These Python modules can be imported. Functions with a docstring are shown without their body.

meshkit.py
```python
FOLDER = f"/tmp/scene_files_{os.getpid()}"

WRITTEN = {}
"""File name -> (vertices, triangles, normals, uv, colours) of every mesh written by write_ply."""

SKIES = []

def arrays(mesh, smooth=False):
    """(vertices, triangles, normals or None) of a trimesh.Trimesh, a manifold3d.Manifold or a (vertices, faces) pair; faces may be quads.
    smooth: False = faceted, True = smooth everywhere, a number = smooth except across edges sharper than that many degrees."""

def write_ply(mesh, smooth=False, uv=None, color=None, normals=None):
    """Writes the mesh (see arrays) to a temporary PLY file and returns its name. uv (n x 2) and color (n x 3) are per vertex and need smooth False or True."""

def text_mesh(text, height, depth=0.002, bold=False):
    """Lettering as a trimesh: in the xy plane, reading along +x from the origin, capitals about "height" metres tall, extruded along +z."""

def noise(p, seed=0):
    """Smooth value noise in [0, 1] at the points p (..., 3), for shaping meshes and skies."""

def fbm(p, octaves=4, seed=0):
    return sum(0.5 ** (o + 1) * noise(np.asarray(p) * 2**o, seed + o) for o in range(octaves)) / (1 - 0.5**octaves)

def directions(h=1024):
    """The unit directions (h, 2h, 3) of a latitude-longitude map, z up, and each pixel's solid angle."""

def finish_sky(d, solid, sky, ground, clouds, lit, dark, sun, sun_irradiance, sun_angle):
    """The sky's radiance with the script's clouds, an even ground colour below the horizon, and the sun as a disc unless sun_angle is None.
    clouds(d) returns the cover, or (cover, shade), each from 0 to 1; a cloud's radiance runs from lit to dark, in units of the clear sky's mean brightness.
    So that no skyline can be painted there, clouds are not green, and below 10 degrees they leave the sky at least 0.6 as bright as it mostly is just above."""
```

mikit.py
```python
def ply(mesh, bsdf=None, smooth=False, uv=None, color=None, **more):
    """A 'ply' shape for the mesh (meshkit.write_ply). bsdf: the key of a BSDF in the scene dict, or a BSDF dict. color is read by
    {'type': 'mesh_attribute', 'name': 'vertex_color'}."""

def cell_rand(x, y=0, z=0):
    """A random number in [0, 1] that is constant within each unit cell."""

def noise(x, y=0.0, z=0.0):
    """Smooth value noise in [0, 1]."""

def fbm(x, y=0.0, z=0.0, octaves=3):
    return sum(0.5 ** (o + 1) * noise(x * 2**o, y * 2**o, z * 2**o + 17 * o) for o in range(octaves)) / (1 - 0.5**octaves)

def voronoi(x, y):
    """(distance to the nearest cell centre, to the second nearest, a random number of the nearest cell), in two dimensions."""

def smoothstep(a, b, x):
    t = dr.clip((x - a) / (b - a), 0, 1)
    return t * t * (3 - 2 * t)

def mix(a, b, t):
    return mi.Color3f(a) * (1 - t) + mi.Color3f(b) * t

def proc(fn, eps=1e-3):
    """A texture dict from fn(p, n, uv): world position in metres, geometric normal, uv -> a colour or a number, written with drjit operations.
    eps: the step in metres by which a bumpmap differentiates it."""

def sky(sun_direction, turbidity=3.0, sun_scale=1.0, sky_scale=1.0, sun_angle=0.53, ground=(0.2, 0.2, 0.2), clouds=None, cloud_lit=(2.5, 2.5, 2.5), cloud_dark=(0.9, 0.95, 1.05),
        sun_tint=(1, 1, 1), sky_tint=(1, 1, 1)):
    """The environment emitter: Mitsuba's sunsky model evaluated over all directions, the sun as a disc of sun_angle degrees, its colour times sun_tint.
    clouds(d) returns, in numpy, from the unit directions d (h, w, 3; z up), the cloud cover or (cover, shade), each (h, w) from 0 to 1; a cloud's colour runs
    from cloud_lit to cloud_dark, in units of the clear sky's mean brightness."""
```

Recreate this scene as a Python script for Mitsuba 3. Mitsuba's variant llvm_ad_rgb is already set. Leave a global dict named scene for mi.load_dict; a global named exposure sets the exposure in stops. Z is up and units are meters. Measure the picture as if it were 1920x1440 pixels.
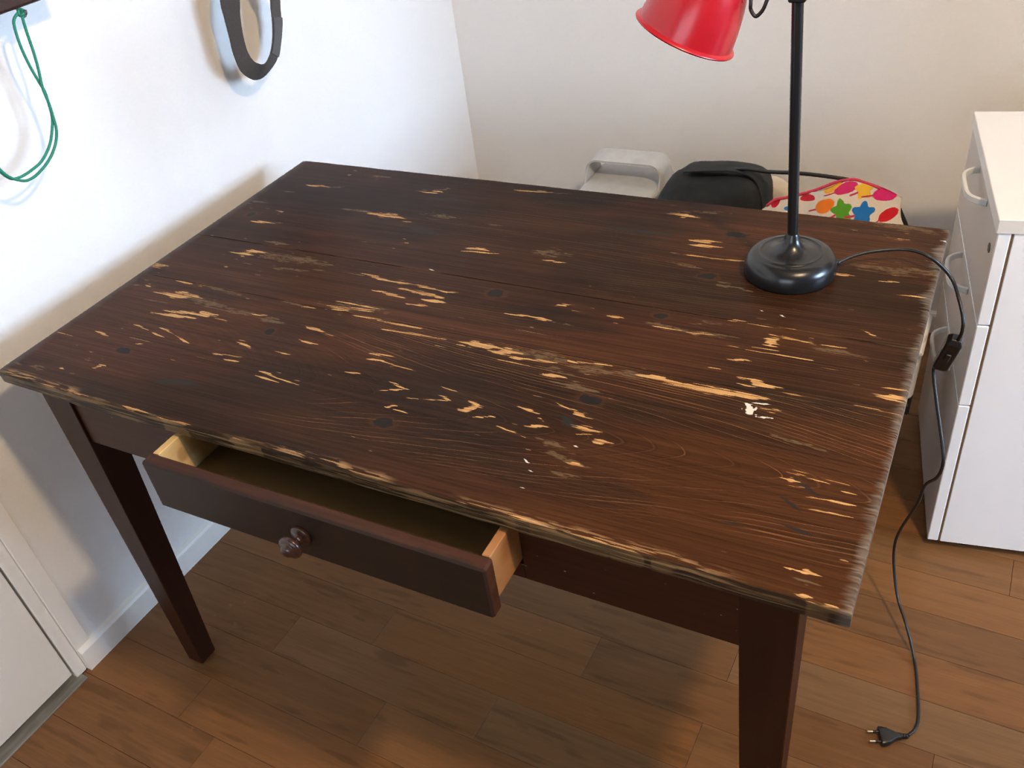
import math
import numpy as np, trimesh, manifold3d as m3
import drjit as dr
import mitsuba as mi
import mikit, meshkit
from mikit import noise, fbm, smoothstep, mix, cell_rand, proc

# ---------------------------------------------------------------- camera, light, exposure
T4 = mi.ScalarTransform4f
scene, labels = {}, {}
EYE = np.array([1.32446, -0.60546, 1.48938])
FORWARD = np.array([-0.424184, 0.676364, -0.602162])
UP = np.array([-0.189582, 0.583887, 0.789388])
scene['camera'] = {'type': 'perspective', 'fov': 59.346, 'fov_axis': 'x', 'near_clip': 0.02, 'far_clip': 50.0,
                   'to_world': T4().look_at(origin=EYE.tolist(), target=(EYE + FORWARD).tolist(), up=UP.tolist())}
WINDOW_LIGHT = [28.0, 39.0, 55.0]      # unseen right-wall window, out of view, placed to light the left wall
REAR_WINDOW_LIGHT = [3.0, 3.5, 4.1]  # unseen window behind the camera, lighting cabinet side and back wall
BULB_LIGHT = [840.0, 610.0, 370.0]     # unseen warm ceiling lamp, out of view, lighting table and floor
BULB_AT, BULB_RADIUS = (1.88, -0.10, 2.33), 0.06
exposure = 0.0

# ---------------------------------------------------------------- numbers measured for this room (metres)
BARE = [(0.103,0.266,0.162,0.274,0.0095,1), (0.134,0.21,0.214,0.219,0.0041,1), (0.152,0.224,0.247,0.235,0.0034,0.8), (0.213,0.233,0.246,0.239,0.0057,0.8), (0.257,0.23,0.291,0.23,0.0019,0.9), (0.002,0.341,0.033,0.345,0.006,0.55), (0.096,0.307,0.158,0.308,0.0019,0.8), (0.047,0.279,0.064,0.28,0.0037,0.7), (0.012,0.114,0.047,0.114,0.0013,0.9), (0.079,0.137,0.106,0.133,0.0021,0.9), (0.129,0.173,0.155,0.169,0.0018,0.8), (0.155,0.169,0.205,0.16,0.0014,0.8), (0.183,0.179,0.214,0.173,0.0018,0.8), (0.214,0.173,0.262,0.159,0.0014,0.8), (0.178,0.131,0.186,0.134,0.0016,1), (0.113,0.09,0.121,0.09,0.0019,1), (0.159,0.058,0.167,0.068,0.0026,1), (0.102,0.04,0.109,0.04,0.0018,0.8), (0.325,0.148,0.345,0.153,0.0027,1), (0.345,0.153,0.378,0.156,0.0017,1), (0.357,0.142,0.376,0.145,0.0025,1), (0.344,0.186,0.373,0.18,0.0021,0.8), (0.341,0.192,0.354,0.193,0.0014,0.7), (0.11,0.001,0.136,0.001,0.002,0.8), (0.151,0.001,0.209,0.001,0.0018,0.9), (0.291,0.001,0.325,0.001,0.0033,1), (0.363,0.001,0.411,0.001,0.0033,0.6), (0.487,0.001,0.536,0.001,0.002,0.8), (0.092,0.694,0.152,0.697,0.0038,0.8), (0.086,0.531,0.12,0.534,0.0044,0.6), (0.149,0.418,0.176,0.435,0.0075,0.62), (0.425,0.308,0.461,0.314,0.0017,1), (0.42,0.318,0.503,0.328,0.0016,0.8), (0.426,0.333,0.507,0.334,0.0016,0.8), (0.428,0.315,0.506,0.324,0.0016,0.8), (0.482,0.306,0.527,0.308,0.0017,0.9), (0.378,0.302,0.401,0.305,0.0019,0.7), (0.299,0.254,0.334,0.263,0.0027,0.65), (0.421,0.257,0.453,0.253,0.0031,1), (0.454,0.251,0.483,0.247,0.002,1), (0.307,0.618,0.369,0.617,0.0081,1.1), (0.386,0.604,0.4,0.605,0.0023,0.8), (0.542,0.769,0.606,0.776,0.0034,0.9), (0.368,0.721,0.39,0.729,0.0043,0.6), (0.349,0.517,0.377,0.52,0.0024,0.65), (0.423,0.532,0.436,0.534,0.0016,0.6), (0.553,0.535,0.615,0.542,0.0021,1), (0.558,0.545,0.594,0.547,0.004,0.75), (0.426,0.421,0.478,0.413,0.0039,1), (0.478,0.413,0.525,0.414,0.0029,0.9), (0.525,0.414,0.589,0.41,0.0027,1), (0.59,0.409,0.609,0.413,0.0022,0.8), (0.518,0.397,0.589,0.392,0.0049,0.9), (0.568,0.378,0.597,0.38,0.004,1), (0.494,0.377,0.524,0.375,0.0039,0.9), (0.469,0.379,0.491,0.381,0.002,0.6), (0.549,0.36,0.581,0.364,0.0026,0.9), (0.48,0.306,0.525,0.31,0.0017,1), (0.531,0.305,0.603,0.305,0.0026,0.9), (0.556,0.286,0.651,0.291,0.0033,1.1), (0.778,0.421,0.804,0.432,0.0026,0.9), (0.796,0.43,0.831,0.43,0.0039,0.8), (0.811,0.417,0.833,0.416,0.0018,0.7), (0.718,0.38,0.75,0.385,0.0033,0.85), (0.75,0.384,0.787,0.382,0.0025,0.8), (0.702,0.543,0.718,0.545,0.0015,0.7), (0.722,0.542,0.742,0.545,0.0015,0.7), (0.419,0.185,0.443,0.185,0.0019,0.7), (0.439,0.223,0.466,0.221,0.0026,0.65), (0.574,0.226,0.598,0.23,0.0031,0.8), (0.593,0.242,0.609,0.245,0.0014,0.7), (0.572,0.212,0.595,0.216,0.0014,0.7), (0.596,0.214,0.655,0.209,0.0015,0.7), (0.433,0.135,0.457,0.132,0.0024,1), (0.458,0.131,0.506,0.127,0.0015,1), (0.43,0.125,0.476,0.122,0.0013,0.8), (0.559,0.175,0.577,0.178,0.0015,0.8), (0.633,0.176,0.648,0.174,0.0015,0.9), (0.647,0.172,0.663,0.168,0.0024,1), (0.632,0.154,0.664,0.167,0.0011,0.7), (0.712,0.189,0.744,0.185,0.0015,0.8), (0.765,0.152,0.781,0.166,0.0033,1), (0.767,0.173,0.782,0.169,0.0026,0.75), (0.724,0.171,0.737,0.166,0.0023,0.7), (0.68,0.152,0.735,0.164,0.0013,0.8), (0.662,0.125,0.671,0.132,0.0014,0.7), (0.678,0.124,0.694,0.123,0.0014,0.7), (0.695,0.294,0.72,0.294,0.0074,1.2), (0.715,0.295,0.746,0.296,0.0049,1.1), (0.685,0.285,0.698,0.288,0.002,0.6), (0.749,0.286,0.769,0.294,0.0076,1.2), (0.775,0.281,0.839,0.288,0.0031,0.9), (0.764,0.27,0.806,0.27,0.0019,0.7), (0.837,0.258,0.862,0.26,0.0025,0.7), (0.854,0.3,0.866,0.296,0.0022,0.7), (0.872,0.3,0.916,0.305,0.002,0.7), (0.893,0.276,0.911,0.28,0.0028,0.7), (0.969,0.297,1.022,0.293,0.0058,1.2), (0.87,0.419,0.885,0.42,0.0033,1), (0.876,0.208,0.901,0.2,0.0014,0.8), (0.937,0.235,0.949,0.233,0.0026,0.7), (0.908,0.2,0.925,0.191,0.003,0.55), (0.921,0.17,0.948,0.171,0.004,0.9), (0.93,0.158,0.957,0.167,0.0013,0.8), (0.952,0.154,0.971,0.155,0.0041,1.1), (0.838,0.184,0.862,0.179,0.0023,0.9), (0.864,0.151,0.883,0.159,0.0025,0.75), (0.872,0.171,0.882,0.165,0.0017,0.7), (0.943,0.105,0.957,0.105,0.0031,0.55), (0.787,0.145,0.81,0.154,0.0014,0.7), (0.828,0.139,0.87,0.131,0.0015,0.8), (0.917,0.666,0.956,0.671,0.0053,1.2), (0.926,0.652,0.956,0.655,0.0062,1.1), (0.896,0.619,0.909,0.621,0.0018,0.8), (0.908,0.618,0.947,0.62,0.003,0.75), (0.965,0.618,1.012,0.623,0.0027,0.95), (0.869,0.748,0.882,0.746,0.0063,0.6), (1.037,0.456,1.056,0.46,0.0021,0.8), (1.066,0.457,1.125,0.46,0.0023,0.95), (1.104,0.438,1.155,0.435,0.0022,0.9), (1.105,0.413,1.111,0.432,0.0029,0.8), (1.086,0.403,1.116,0.404,0.0016,0.85), (1.079,0.395,1.164,0.396,0.0016,0.85), (0.938,0.414,0.975,0.413,0.0021,0.7), (0.993,0.411,1.024,0.415,0.0024,0.7), (1.069,0.367,1.082,0.372,0.0029,0.75), (1.049,0.396,1.071,0.396,0.0013,0.6), (1.04,0.34,1.056,0.342,0.0015,0.7), (1.149,0.622,1.174,0.622,0.0032,1), (1.218,0.747,1.234,0.749,0.0033,0.7), (1.215,0.617,1.237,0.62,0.0015,0.7), (1.242,0.586,1.28,0.589,0.0017,0.8), (1.274,0.548,1.279,0.549,0.0014,0.7), (1.213,0.485,1.229,0.476,0.0016,0.7), (1.103,0.332,1.12,0.325,0.0066,1), (1.092,0.319,1.107,0.318,0.0019,0.8), (1.022,0.293,1.108,0.299,0.0068,1.2), (1.099,0.294,1.123,0.298,0.0047,1), (1.264,0.346,1.291,0.35,0.0057,0.85), (1.258,0.365,1.286,0.368,0.0014,0.8), (1.147,0.318,1.192,0.318,0.0014,0.75), (1.235,0.32,1.29,0.318,0.0017,0.8), (1.132,0.279,1.151,0.28,0.0044,0.8), (1.168,0.434,1.201,0.437,0.0017,0.65), (1.116,0.44,1.162,0.432,0.0019,0.8), (1.185,0.176,1.197,0.175,0.0017,1), (1.188,0.164,1.197,0.164,0.0037,1), (1.192,0.155,1.207,0.157,0.0017,0.9), (1.189,0.182,1.253,0.177,0.0013,0.85), (1.197,0.177,1.233,0.172,0.0013,0.8), (1.236,0.146,1.264,0.148,0.0015,0.95), (1.212,0.143,1.236,0.146,0.0011,0.7), (1.214,0.125,1.265,0.129,0.0012,0.8), (1.249,0.165,1.261,0.165,0.0015,0.8), (1.22,0.036,1.224,0.037,0.0016,0.8), (1.232,0.037,1.243,0.037,0.0027,0.65), (1.237,0.005,1.247,0.007,0.002,1), (1.252,0.002,1.279,0.001,0.0021,0.6), (0.903,0.001,0.967,0.002,0.0021,0.8), (0.976,0.001,1.03,0.001,0.0023,0.9), (1.04,0.001,1.073,0.001,0.0017,0.8), (1.087,0.001,1.126,0.001,0.0016,0.8)]
DULL = [(0.166,0.27,0.252,0.261,0.0092,0.9), (0.258,0.255,0.317,0.26,0.0057,0.9), (0.157,0.31,0.244,0.302,0.0031,0.8), (0.017,0.271,0.039,0.275,0.0027,0.8), (0.083,0.24,0.133,0.243,0.0016,0.9), (0.132,0.035,0.144,0.035,0.0014,0.9), (0.123,0.072,0.135,0.072,0.002,0.8), (0.007,0.024,0.026,0.025,0.0035,0.9), (0.043,0.029,0.078,0.029,0.0031,0.7), (0.212,0.001,0.254,0.001,0.0015,0.8), (0.328,0.001,0.343,0.001,0.0021,0.9), (0.152,0.697,0.176,0.705,0.0032,0.8), (0.005,0.602,0.031,0.605,0.0068,0.9), (0.12,0.535,0.146,0.539,0.0023,0.8), (0.181,0.429,0.317,0.431,0.0109,0.8), (0.248,0.393,0.31,0.401,0.0037,0.8), (0.324,0.409,0.35,0.41,0.0024,0.9), (0.167,0.471,0.213,0.471,0.0031,0.9), (0.426,0.324,0.495,0.332,0.0082,0.5), (0.335,0.306,0.377,0.304,0.0026,0.8), (0.261,0.258,0.298,0.256,0.0042,1), (0.334,0.253,0.368,0.255,0.0074,1), (0.058,0.657,0.077,0.66,0.0022,0.9), (0.231,0.62,0.299,0.622,0.0035,0.8), (0.621,0.774,0.65,0.781,0.0025,0.8), (0.383,0.736,0.399,0.746,0.004,0.9), (0.344,0.725,0.364,0.726,0.0034,0.7), (0.419,0.637,0.461,0.639,0.0075,0.8), (0.548,0.634,0.569,0.634,0.0038,0.7), (0.214,0.761,0.232,0.765,0.0049,0.8), (0.788,0.38,0.827,0.38,0.0013,0.9), (0.686,0.566,0.719,0.57,0.0099,0.7), (0.77,0.296,0.861,0.298,0.0085,1), (0.834,0.273,0.865,0.27,0.0052,0.9), (0.875,0.286,0.916,0.29,0.0098,1), (0.925,0.292,0.968,0.291,0.0062,1), (0.875,0.248,0.906,0.246,0.0066,0.7), (0.895,0.134,0.916,0.128,0.0057,0.9), (0.918,0.116,0.957,0.105,0.0057,0.9), (0.936,0.085,0.953,0.086,0.0043,0.8), (0.911,0.59,0.95,0.584,0.0036,0.7), (0.877,0.76,0.932,0.773,0.0047,0.7), (0.935,0.418,0.978,0.415,0.0041,0.8), (0.99,0.433,1.024,0.443,0.0045,0.9), (0.991,0.412,1.047,0.416,0.0044,0.8), (0.99,0.548,1.016,0.545,0.0046,0.9), (1.016,0.545,1.045,0.54,0.0029,0.8), (1.179,0.65,1.283,0.657,0.0112,0.8), (1.169,0.794,1.255,0.785,0.0081,0.8), (1.196,0.751,1.207,0.751,0.0044,0.8), (1.168,0.424,1.212,0.424,0.0053,0.8), (1.237,0.025,1.247,0.025,0.0027,0.8), (1.157,0.233,1.213,0.226,0.002,0.5)]
DARK = [(1.196,0.167,1.224,0.15,0.0032,1), (1.141,0.077,1.16,0.077,0.0018,1), (1.2,0.094,1.232,0.089,0.0026,1), (1.192,0.133,1.212,0.12,0.0028,1), (0.773,0.674,0.873,0.675,0.0075,0.8), (0.395,0.701,0.45,0.708,0.0091,0.7), (0.405,0.588,0.476,0.575,0.0159,0.5), (0.9,0.185,0.918,0.169,0.0074,0.7), (0.293,0.066,0.349,0.078,0.0094,0.6)]
PALE = [(0.888,0.094,0.893,0.09,0.0015,1), (0.902,0.078,0.906,0.077,0.0014,1), (0.936,0.137,0.939,0.136,0.0014,1), (0.906,0.048,0.909,0.048,0.0014,1), (1.102,0.49,1.106,0.487,0.0015,1), (1.073,0.494,1.075,0.493,0.0014,1), (0.527,0.465,0.533,0.463,0.0022,1), (1.112,0.282,1.121,0.264,0.0039,0.85), (1.116,0.286,1.136,0.289,0.002,0.75), (1.132,0.261,1.144,0.264,0.0027,1), (1.285,0.759,1.288,0.757,0.0025,1)]
STRAP = [[(-0.0458, 0.7431, 1.0986), (-0.0449, 0.7921, 1.0848)], [(-0.0459, 0.7397, 1.0649), (-0.0451, 0.7814, 1.0576)], [(-0.0459, 0.7376, 1.0301), (-0.0452, 0.7741, 1.0237)], [(-0.046, 0.7353, 0.9976), (-0.0453, 0.773, 0.9926)], [(-0.0494, 0.7447, 0.9602), (-0.0416, 0.7776, 0.9719)], [(-0.0525, 0.7716, 0.9342), (-0.0378, 0.7859, 0.9627)], [(-0.0555, 0.8027, 0.9263), (-0.0341, 0.7945, 0.9577)], [(-0.0585, 0.8372, 0.9321), (-0.0303, 0.8032, 0.9604)], [(-0.0615, 0.8702, 0.9455), (-0.0265, 0.8165, 0.9734)], [(-0.0611, 0.892, 0.9753), (-0.0262, 0.8327, 0.9951)], [(-0.0608, 0.9077, 1.0035), (-0.0259, 0.845, 1.0233)], [(-0.0606, 0.917, 1.0334), (-0.0258, 0.8526, 1.0524)], [(-0.0606, 0.9211, 1.059), (-0.0257, 0.8581, 1.0766)]]
CORD_ONE = [(-0.0534, 0.3314, 1.1971), (-0.0536, 0.3188, 1.1905), (-0.0537, 0.3133, 1.1801), (-0.0538, 0.3095, 1.1529), (-0.0538, 0.31, 1.1219), (-0.0537, 0.3139, 1.0924), (-0.0536, 0.3162, 1.0768), (-0.0537, 0.3132, 1.0531), (-0.0538, 0.309, 1.0349), (-0.054, 0.297, 1.0142), (-0.0543, 0.2825, 0.9972), (-0.0547, 0.2594, 0.9821), (-0.0551, 0.235, 0.9763), (-0.0555, 0.2134, 0.975), (-0.0558, 0.1974, 0.9796), (-0.056, 0.1865, 0.9964), (-0.0561, 0.1793, 1.0193)]
CORD_TWO = [(-0.0493, 0.3338, 1.1965), (-0.0494, 0.3301, 1.1896), (-0.0494, 0.3266, 1.168), (-0.0495, 0.3235, 1.1377), (-0.0496, 0.3192, 1.1122), (-0.0497, 0.3127, 1.0843), (-0.0497, 0.3117, 1.0584), (-0.0498, 0.309, 1.037), (-0.0499, 0.3044, 1.0161), (-0.0501, 0.2926, 0.9979), (-0.0505, 0.2716, 0.9808), (-0.051, 0.2425, 0.9686), (-0.0514, 0.2203, 0.9666), (-0.0516, 0.207, 0.9728), (-0.0519, 0.1947, 0.984), (-0.052, 0.1858, 1.0007), (-0.0521, 0.1794, 1.0249)]
RAIL = [(-0.046, 0.294, 1.2043), (-0.0445, 0.3809, 1.199)]
FLEX = [(0.7132, 1.3, 0.5746), (0.7733, 1.29, 0.5796), (0.8069, 1.28, 0.5867), (0.8458, 1.27, 0.5962), (0.8954, 1.26, 0.599), (0.9662, 1.25, 0.6066), (1.033, 1.25, 0.6045), (1.0767, 1.25, 0.6004), (1.1095, 1.25, 0.594), (1.1421, 1.255, 0.5793), (1.1683, 1.26, 0.5491), (1.1816, 1.265, 0.5233), (1.1944, 1.27, 0.4932)]
TOTE = [(0.911, 1.17, 0.5638), (0.9575, 1.17, 0.5976), (0.9844, 1.17, 0.6054), (1.0159, 1.17, 0.6184), (1.0566, 1.17, 0.6356), (1.0872, 1.17, 0.641), (1.1292, 1.17, 0.6302), (1.1819, 1.17, 0.6092), (1.1884, 1.17, 0.5603), (1.2837, 1.17, 0.4442)]
BAG = [(0.6162, 1.28, 0.4966), (0.6415, 1.28, 0.5478), (0.6681, 1.28, 0.5681), (0.7196, 1.28, 0.5757), (0.7349, 1.28, 0.5692), (0.77, 1.28, 0.5778), (0.8433, 1.28, 0.5849), (0.8677, 1.28, 0.5769), (0.8874, 1.28, 0.5399), (0.8918, 1.28, 0.5005)]
CREAM = [(0.8702, 1.35, 0.5249), (0.8885, 1.35, 0.5268), (0.9043, 1.35, 0.5082), (0.908, 1.35, 0.4882)]
TOWER = [(0.3715, 1.4, 0.4804), (0.3955, 1.4, 0.5156), (0.5634, 1.4, 0.5135), (0.5951, 1.4, 0.4803), (0.5712, 1.4, 0.4364), (0.3477, 1.4, 0.4367), (0.3941, 1.4, 0.4976), (0.5668, 1.4, 0.4848), (0.3716, 1.48, 0.4855), (0.5482, 1.48, 0.4938)]
LEAD_UP = [(1.151, 0.632, 0.763), (1.1697, 0.6484, 0.768), (1.197, 0.6632, 0.772), (1.2397, 0.6739, 0.775), (1.2742, 0.6642, 0.772), (1.3057, 0.6709, 0.7397), (1.3221, 0.6423, 0.723), (1.3335, 0.6226, 0.7007), (1.3352, 0.6196, 0.6795), (1.332, 0.6252, 0.6608)]
SWITCH = [(1.33, 0.6287, 0.6619), (1.3161, 0.6528, 0.5923)]
LEAD_DOWN = [(1.3121, 0.6599, 0.5884), (1.3078, 0.6673, 0.5749), (1.3108, 0.6621, 0.5592), (1.3233, 0.6403, 0.5248), (1.3428, 0.6063, 0.4744), (1.3493, 0.5951, 0.4461), (1.3454, 0.6018, 0.4096), (1.3312, 0.6265, 0.3644), (1.3253, 0.6368, 0.3083), (1.3078, 0.6672, 0.2116), (1.3025, 0.6765, 0.1572), (1.3081, 0.6668, 0.1104), (1.3258, 0.6359, 0.0604), (1.3511, 0.5919, 0.038), (1.3759, 0.5464, 0.004), (1.3901, 0.4802, 0.004), (1.3974, 0.432, 0.004), (1.3955, 0.4081, 0.004), (1.3868, 0.3903, 0.004)]
PLUG = [(1.3842, 0.383, 0.012), (1.3703, 0.3793, 0.012), (1.3437, 0.3681, 0.012), (1.3231, 0.3769, 0.012), (1.3268, 0.3556, 0.012)]
SHADE_AXIS, RIM = (0.4174, 0.1358, 0.8985), (0.9215, 0.6097, 1.0979)
BRACKET = [(0.9934, 0.6097, 1.1471), (1.0053, 0.6097, 1.1458), (1.0649, 0.6097, 1.1469), (1.0129, 0.6097, 1.1446), (1.0134, 0.6097, 1.1347), (1.0199, 0.6097, 1.1267), (1.0279, 0.6097, 1.1335), (1.0328, 0.6097, 1.1447)]
POLE = [(1.0865, 0.6097, 0.824), (1.0703, 0.6097, 1.145)]


# ---------------------------------------------------------------- helpers
def put(key, mesh, bsdf, smooth=False, label=None, category=None, group=None, kind=None, uv=None, **more):
    scene[key] = mikit.ply(mesh, bsdf, smooth=smooth, uv=uv, **more)
    note(key, label, category, group, kind)

def note(key, label=None, category=None, group=None, kind=None):
    d = {k: v for k, v in dict(label=label, category=category, group=group, kind=kind).items() if v}
    if d:
        labels[key] = {**labels.get(key, {}), **d}

def num(base, i):
    return base if i == 0 else f'{base}_{i:03d}'

def hull(points):
    return trimesh.convex.convex_hull(np.asarray(points, float))

def cbox(x0, x1, y0, y1, z0, z1, c=0.002):
    """A box with chamfered edges."""
    lo, hi = np.array([x0, y0, z0], float), np.array([x1, y1, z1], float)
    c = min(c, *(0.45 * (hi - lo)))
    pts = []
    for i in (0, 1):
        for j in (0, 1):
            for k in (0, 1):
                p = np.array([(lo, hi)[i][0], (lo, hi)[j][1], (lo, hi)[k][2]])
                s = np.array([1 - 2 * i, 1 - 2 * j, 1 - 2 * k]) * c
                for a in range(3):
                    q = p + s
                    q[a] = p[a]
                    pts.append(q)
    return hull(pts)

def rbox(x0, x1, y0, y1, z0, z1, r, seg=16):
    """A box with round edges."""
    return m3.Manifold.batch_hull([m3.Manifold.sphere(r, seg).translate([x, y, z]) for x in (x0 + r, x1 - r) for y in (y0 + r, y1 - r) for z in (z0 + r, z1 - r)])

def tri(man):
    m = man.to_mesh()
    return trimesh.Trimesh(m.vert_properties[:, :3], m.tri_verts, process=False)

def join(*ms):
    return trimesh.util.concatenate([tri(m) if hasattr(m, 'to_mesh') else m for m in ms])

def moved(mesh, M):
    m = (tri(mesh) if hasattr(mesh, 'to_mesh') else mesh).copy()
    m.apply_transform(M)
    return m

def turn_z(angle, at=(0, 0, 0)):
    M = np.eye(4)
    c, s = math.cos(angle), math.sin(angle)
    M[:2, :2] = [[c, -s], [s, c]]
    M[:3, 3] = at
    return M

def axis_frame(z, at):
    z = np.asarray(z, float) / np.linalg.norm(z)
    x = np.cross([0, 1, 0.2], z); x /= np.linalg.norm(x)
    M = np.eye(4)
    M[:3, 0], M[:3, 1], M[:3, 2], M[:3, 3] = x, np.cross(z, x), z, at
    return M

def lathe(profile, n=72):
    """Revolves (radius, height) points about z; a radius of 0 closes the end."""
    prof = np.asarray(profile, float)
    a = np.arange(n) * 2 * np.pi / n
    v, rows = [], []
    for r, z in prof:
        if r < 1e-7:
            rows.append([len(v)] * n); v.append([0, 0, z])
        else:
            rows.append(list(range(len(v), len(v) + n)))
            v += np.c_[r * np.cos(a), r * np.sin(a), np.full(n, z)].tolist()
    f = []
    for p, q in zip(rows[:-1], rows[1:]):
        for i in range(n):
            j = (i + 1) % n
            if p[i] != p[j]: f.append([p[i], p[j], q[j]])
            if q[i] != q[j]: f.append([p[i], q[j], q[i]])
    m = trimesh.Trimesh(v, f, process=False)
    m.fix_normals()
    return m

def spline(points, per=8):
    p = np.asarray(points, float)
    p = np.vstack([2 * p[0] - p[1], p, 2 * p[-1] - p[-2]])
    out = []
    for i in range(1, len(p) - 2):
        for t in np.arange(per) / per:
            a, b, c, d = p[i - 1:i + 3]
            out.append(0.5 * (2 * b + (c - a) * t + (2 * a - 5 * b + 4 * c - d) * t * t + (3 * b - a - 3 * c + d) * t ** 3))
    return np.array(out + [p[-2]])

def sweep(path, section, closed=False):
    """Sweeps a closed section (k x 2) along the path with a frame that turns as little as possible."""
    path, section = np.asarray(path, float), np.asarray(section, float)
    n, k = len(path), len(section)
    t = np.gradient(path, axis=0)
    t /= np.linalg.norm(t, axis=1, keepdims=True)
    u = np.cross(t[0], [0, 0, 1] if abs(t[0][2]) < 0.9 else [1, 0, 0])
    v = []
    for i in range(n):
        u = u - t[i] * (u @ t[i]); u /= np.linalg.norm(u)
        w = np.cross(t[i], u)
        v.append(path[i] + section[:, :1] * u + section[:, 1:] * w)
    v = np.vstack(v)
    f = []
    for i in range(n - 1):
        for j in range(k):
            a, b = i * k + j, i * k + (j + 1) % k
            f += [[a, b, b + k], [a, b + k, a + k]]
    v = np.vstack([v, path[:1], path[-1:]])
    for j in range(k):
        f += [[(j + 1) % k, j, n * k], [(n - 1) * k + j, (n - 1) * k + (j + 1) % k, n * k + 1]]
    m = trimesh.Trimesh(v, f, process=False)
    m.fix_normals()
    return m

def tube(points, r, per=8, k=12):
    a = np.arange(k) * 2 * np.pi / k
    return sweep(spline(points, per) if per else points, np.c_[np.cos(a), np.sin(a)] * r)

def band(left, right, thick, closed=False):
    """A strap between two edge lines, with thickness."""
    L, Rr = np.asarray(left, float), np.asarray(right, float)
    n = len(L)
    t = np.gradient((L + Rr) / 2, axis=0)
    nn = np.cross(t, Rr - L)
    nn /= np.linalg.norm(nn, axis=1, keepdims=True)
    rows = np.stack([L + nn * thick / 2, Rr + nn * thick / 2, Rr - nn * thick / 2, L - nn * thick / 2], 1)
    v = rows.reshape(-1, 3)
    f = []
    for i in range(n - 1):
        for j in range(4):
            a, b = 4 * i + j, 4 * i + (j + 1) % 4
            f += [[a, b, b + 4], [a, b + 4, a + 4]]
    e = 4 * (n - 1)
    f += [[0, 2, 1], [0, 3, 2], [e, e + 1, e + 2], [e, e + 2, e + 3]]
    m = trimesh.Trimesh(v, f, process=False)
    m.fix_normals()
    return m

def rect(w, h, c=0.0):
    if c <= 0:
        return np.array([[-w, -h], [w, -h], [w, h], [-w, h]]) / 2
    w, h = w / 2, h / 2
    return np.array([[-w + c, -h], [w - c, -h], [w, -h + c], [w, h - c], [w - c, h], [-w + c, h], [-w, h - c], [-w, -h + c]])

def srgb(r, g, b):
    return [((c / 255 + 0.055) / 1.055) ** 2.4 if c > 10 else c / 255 / 12.92 for c in (r, g, b)]

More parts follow.
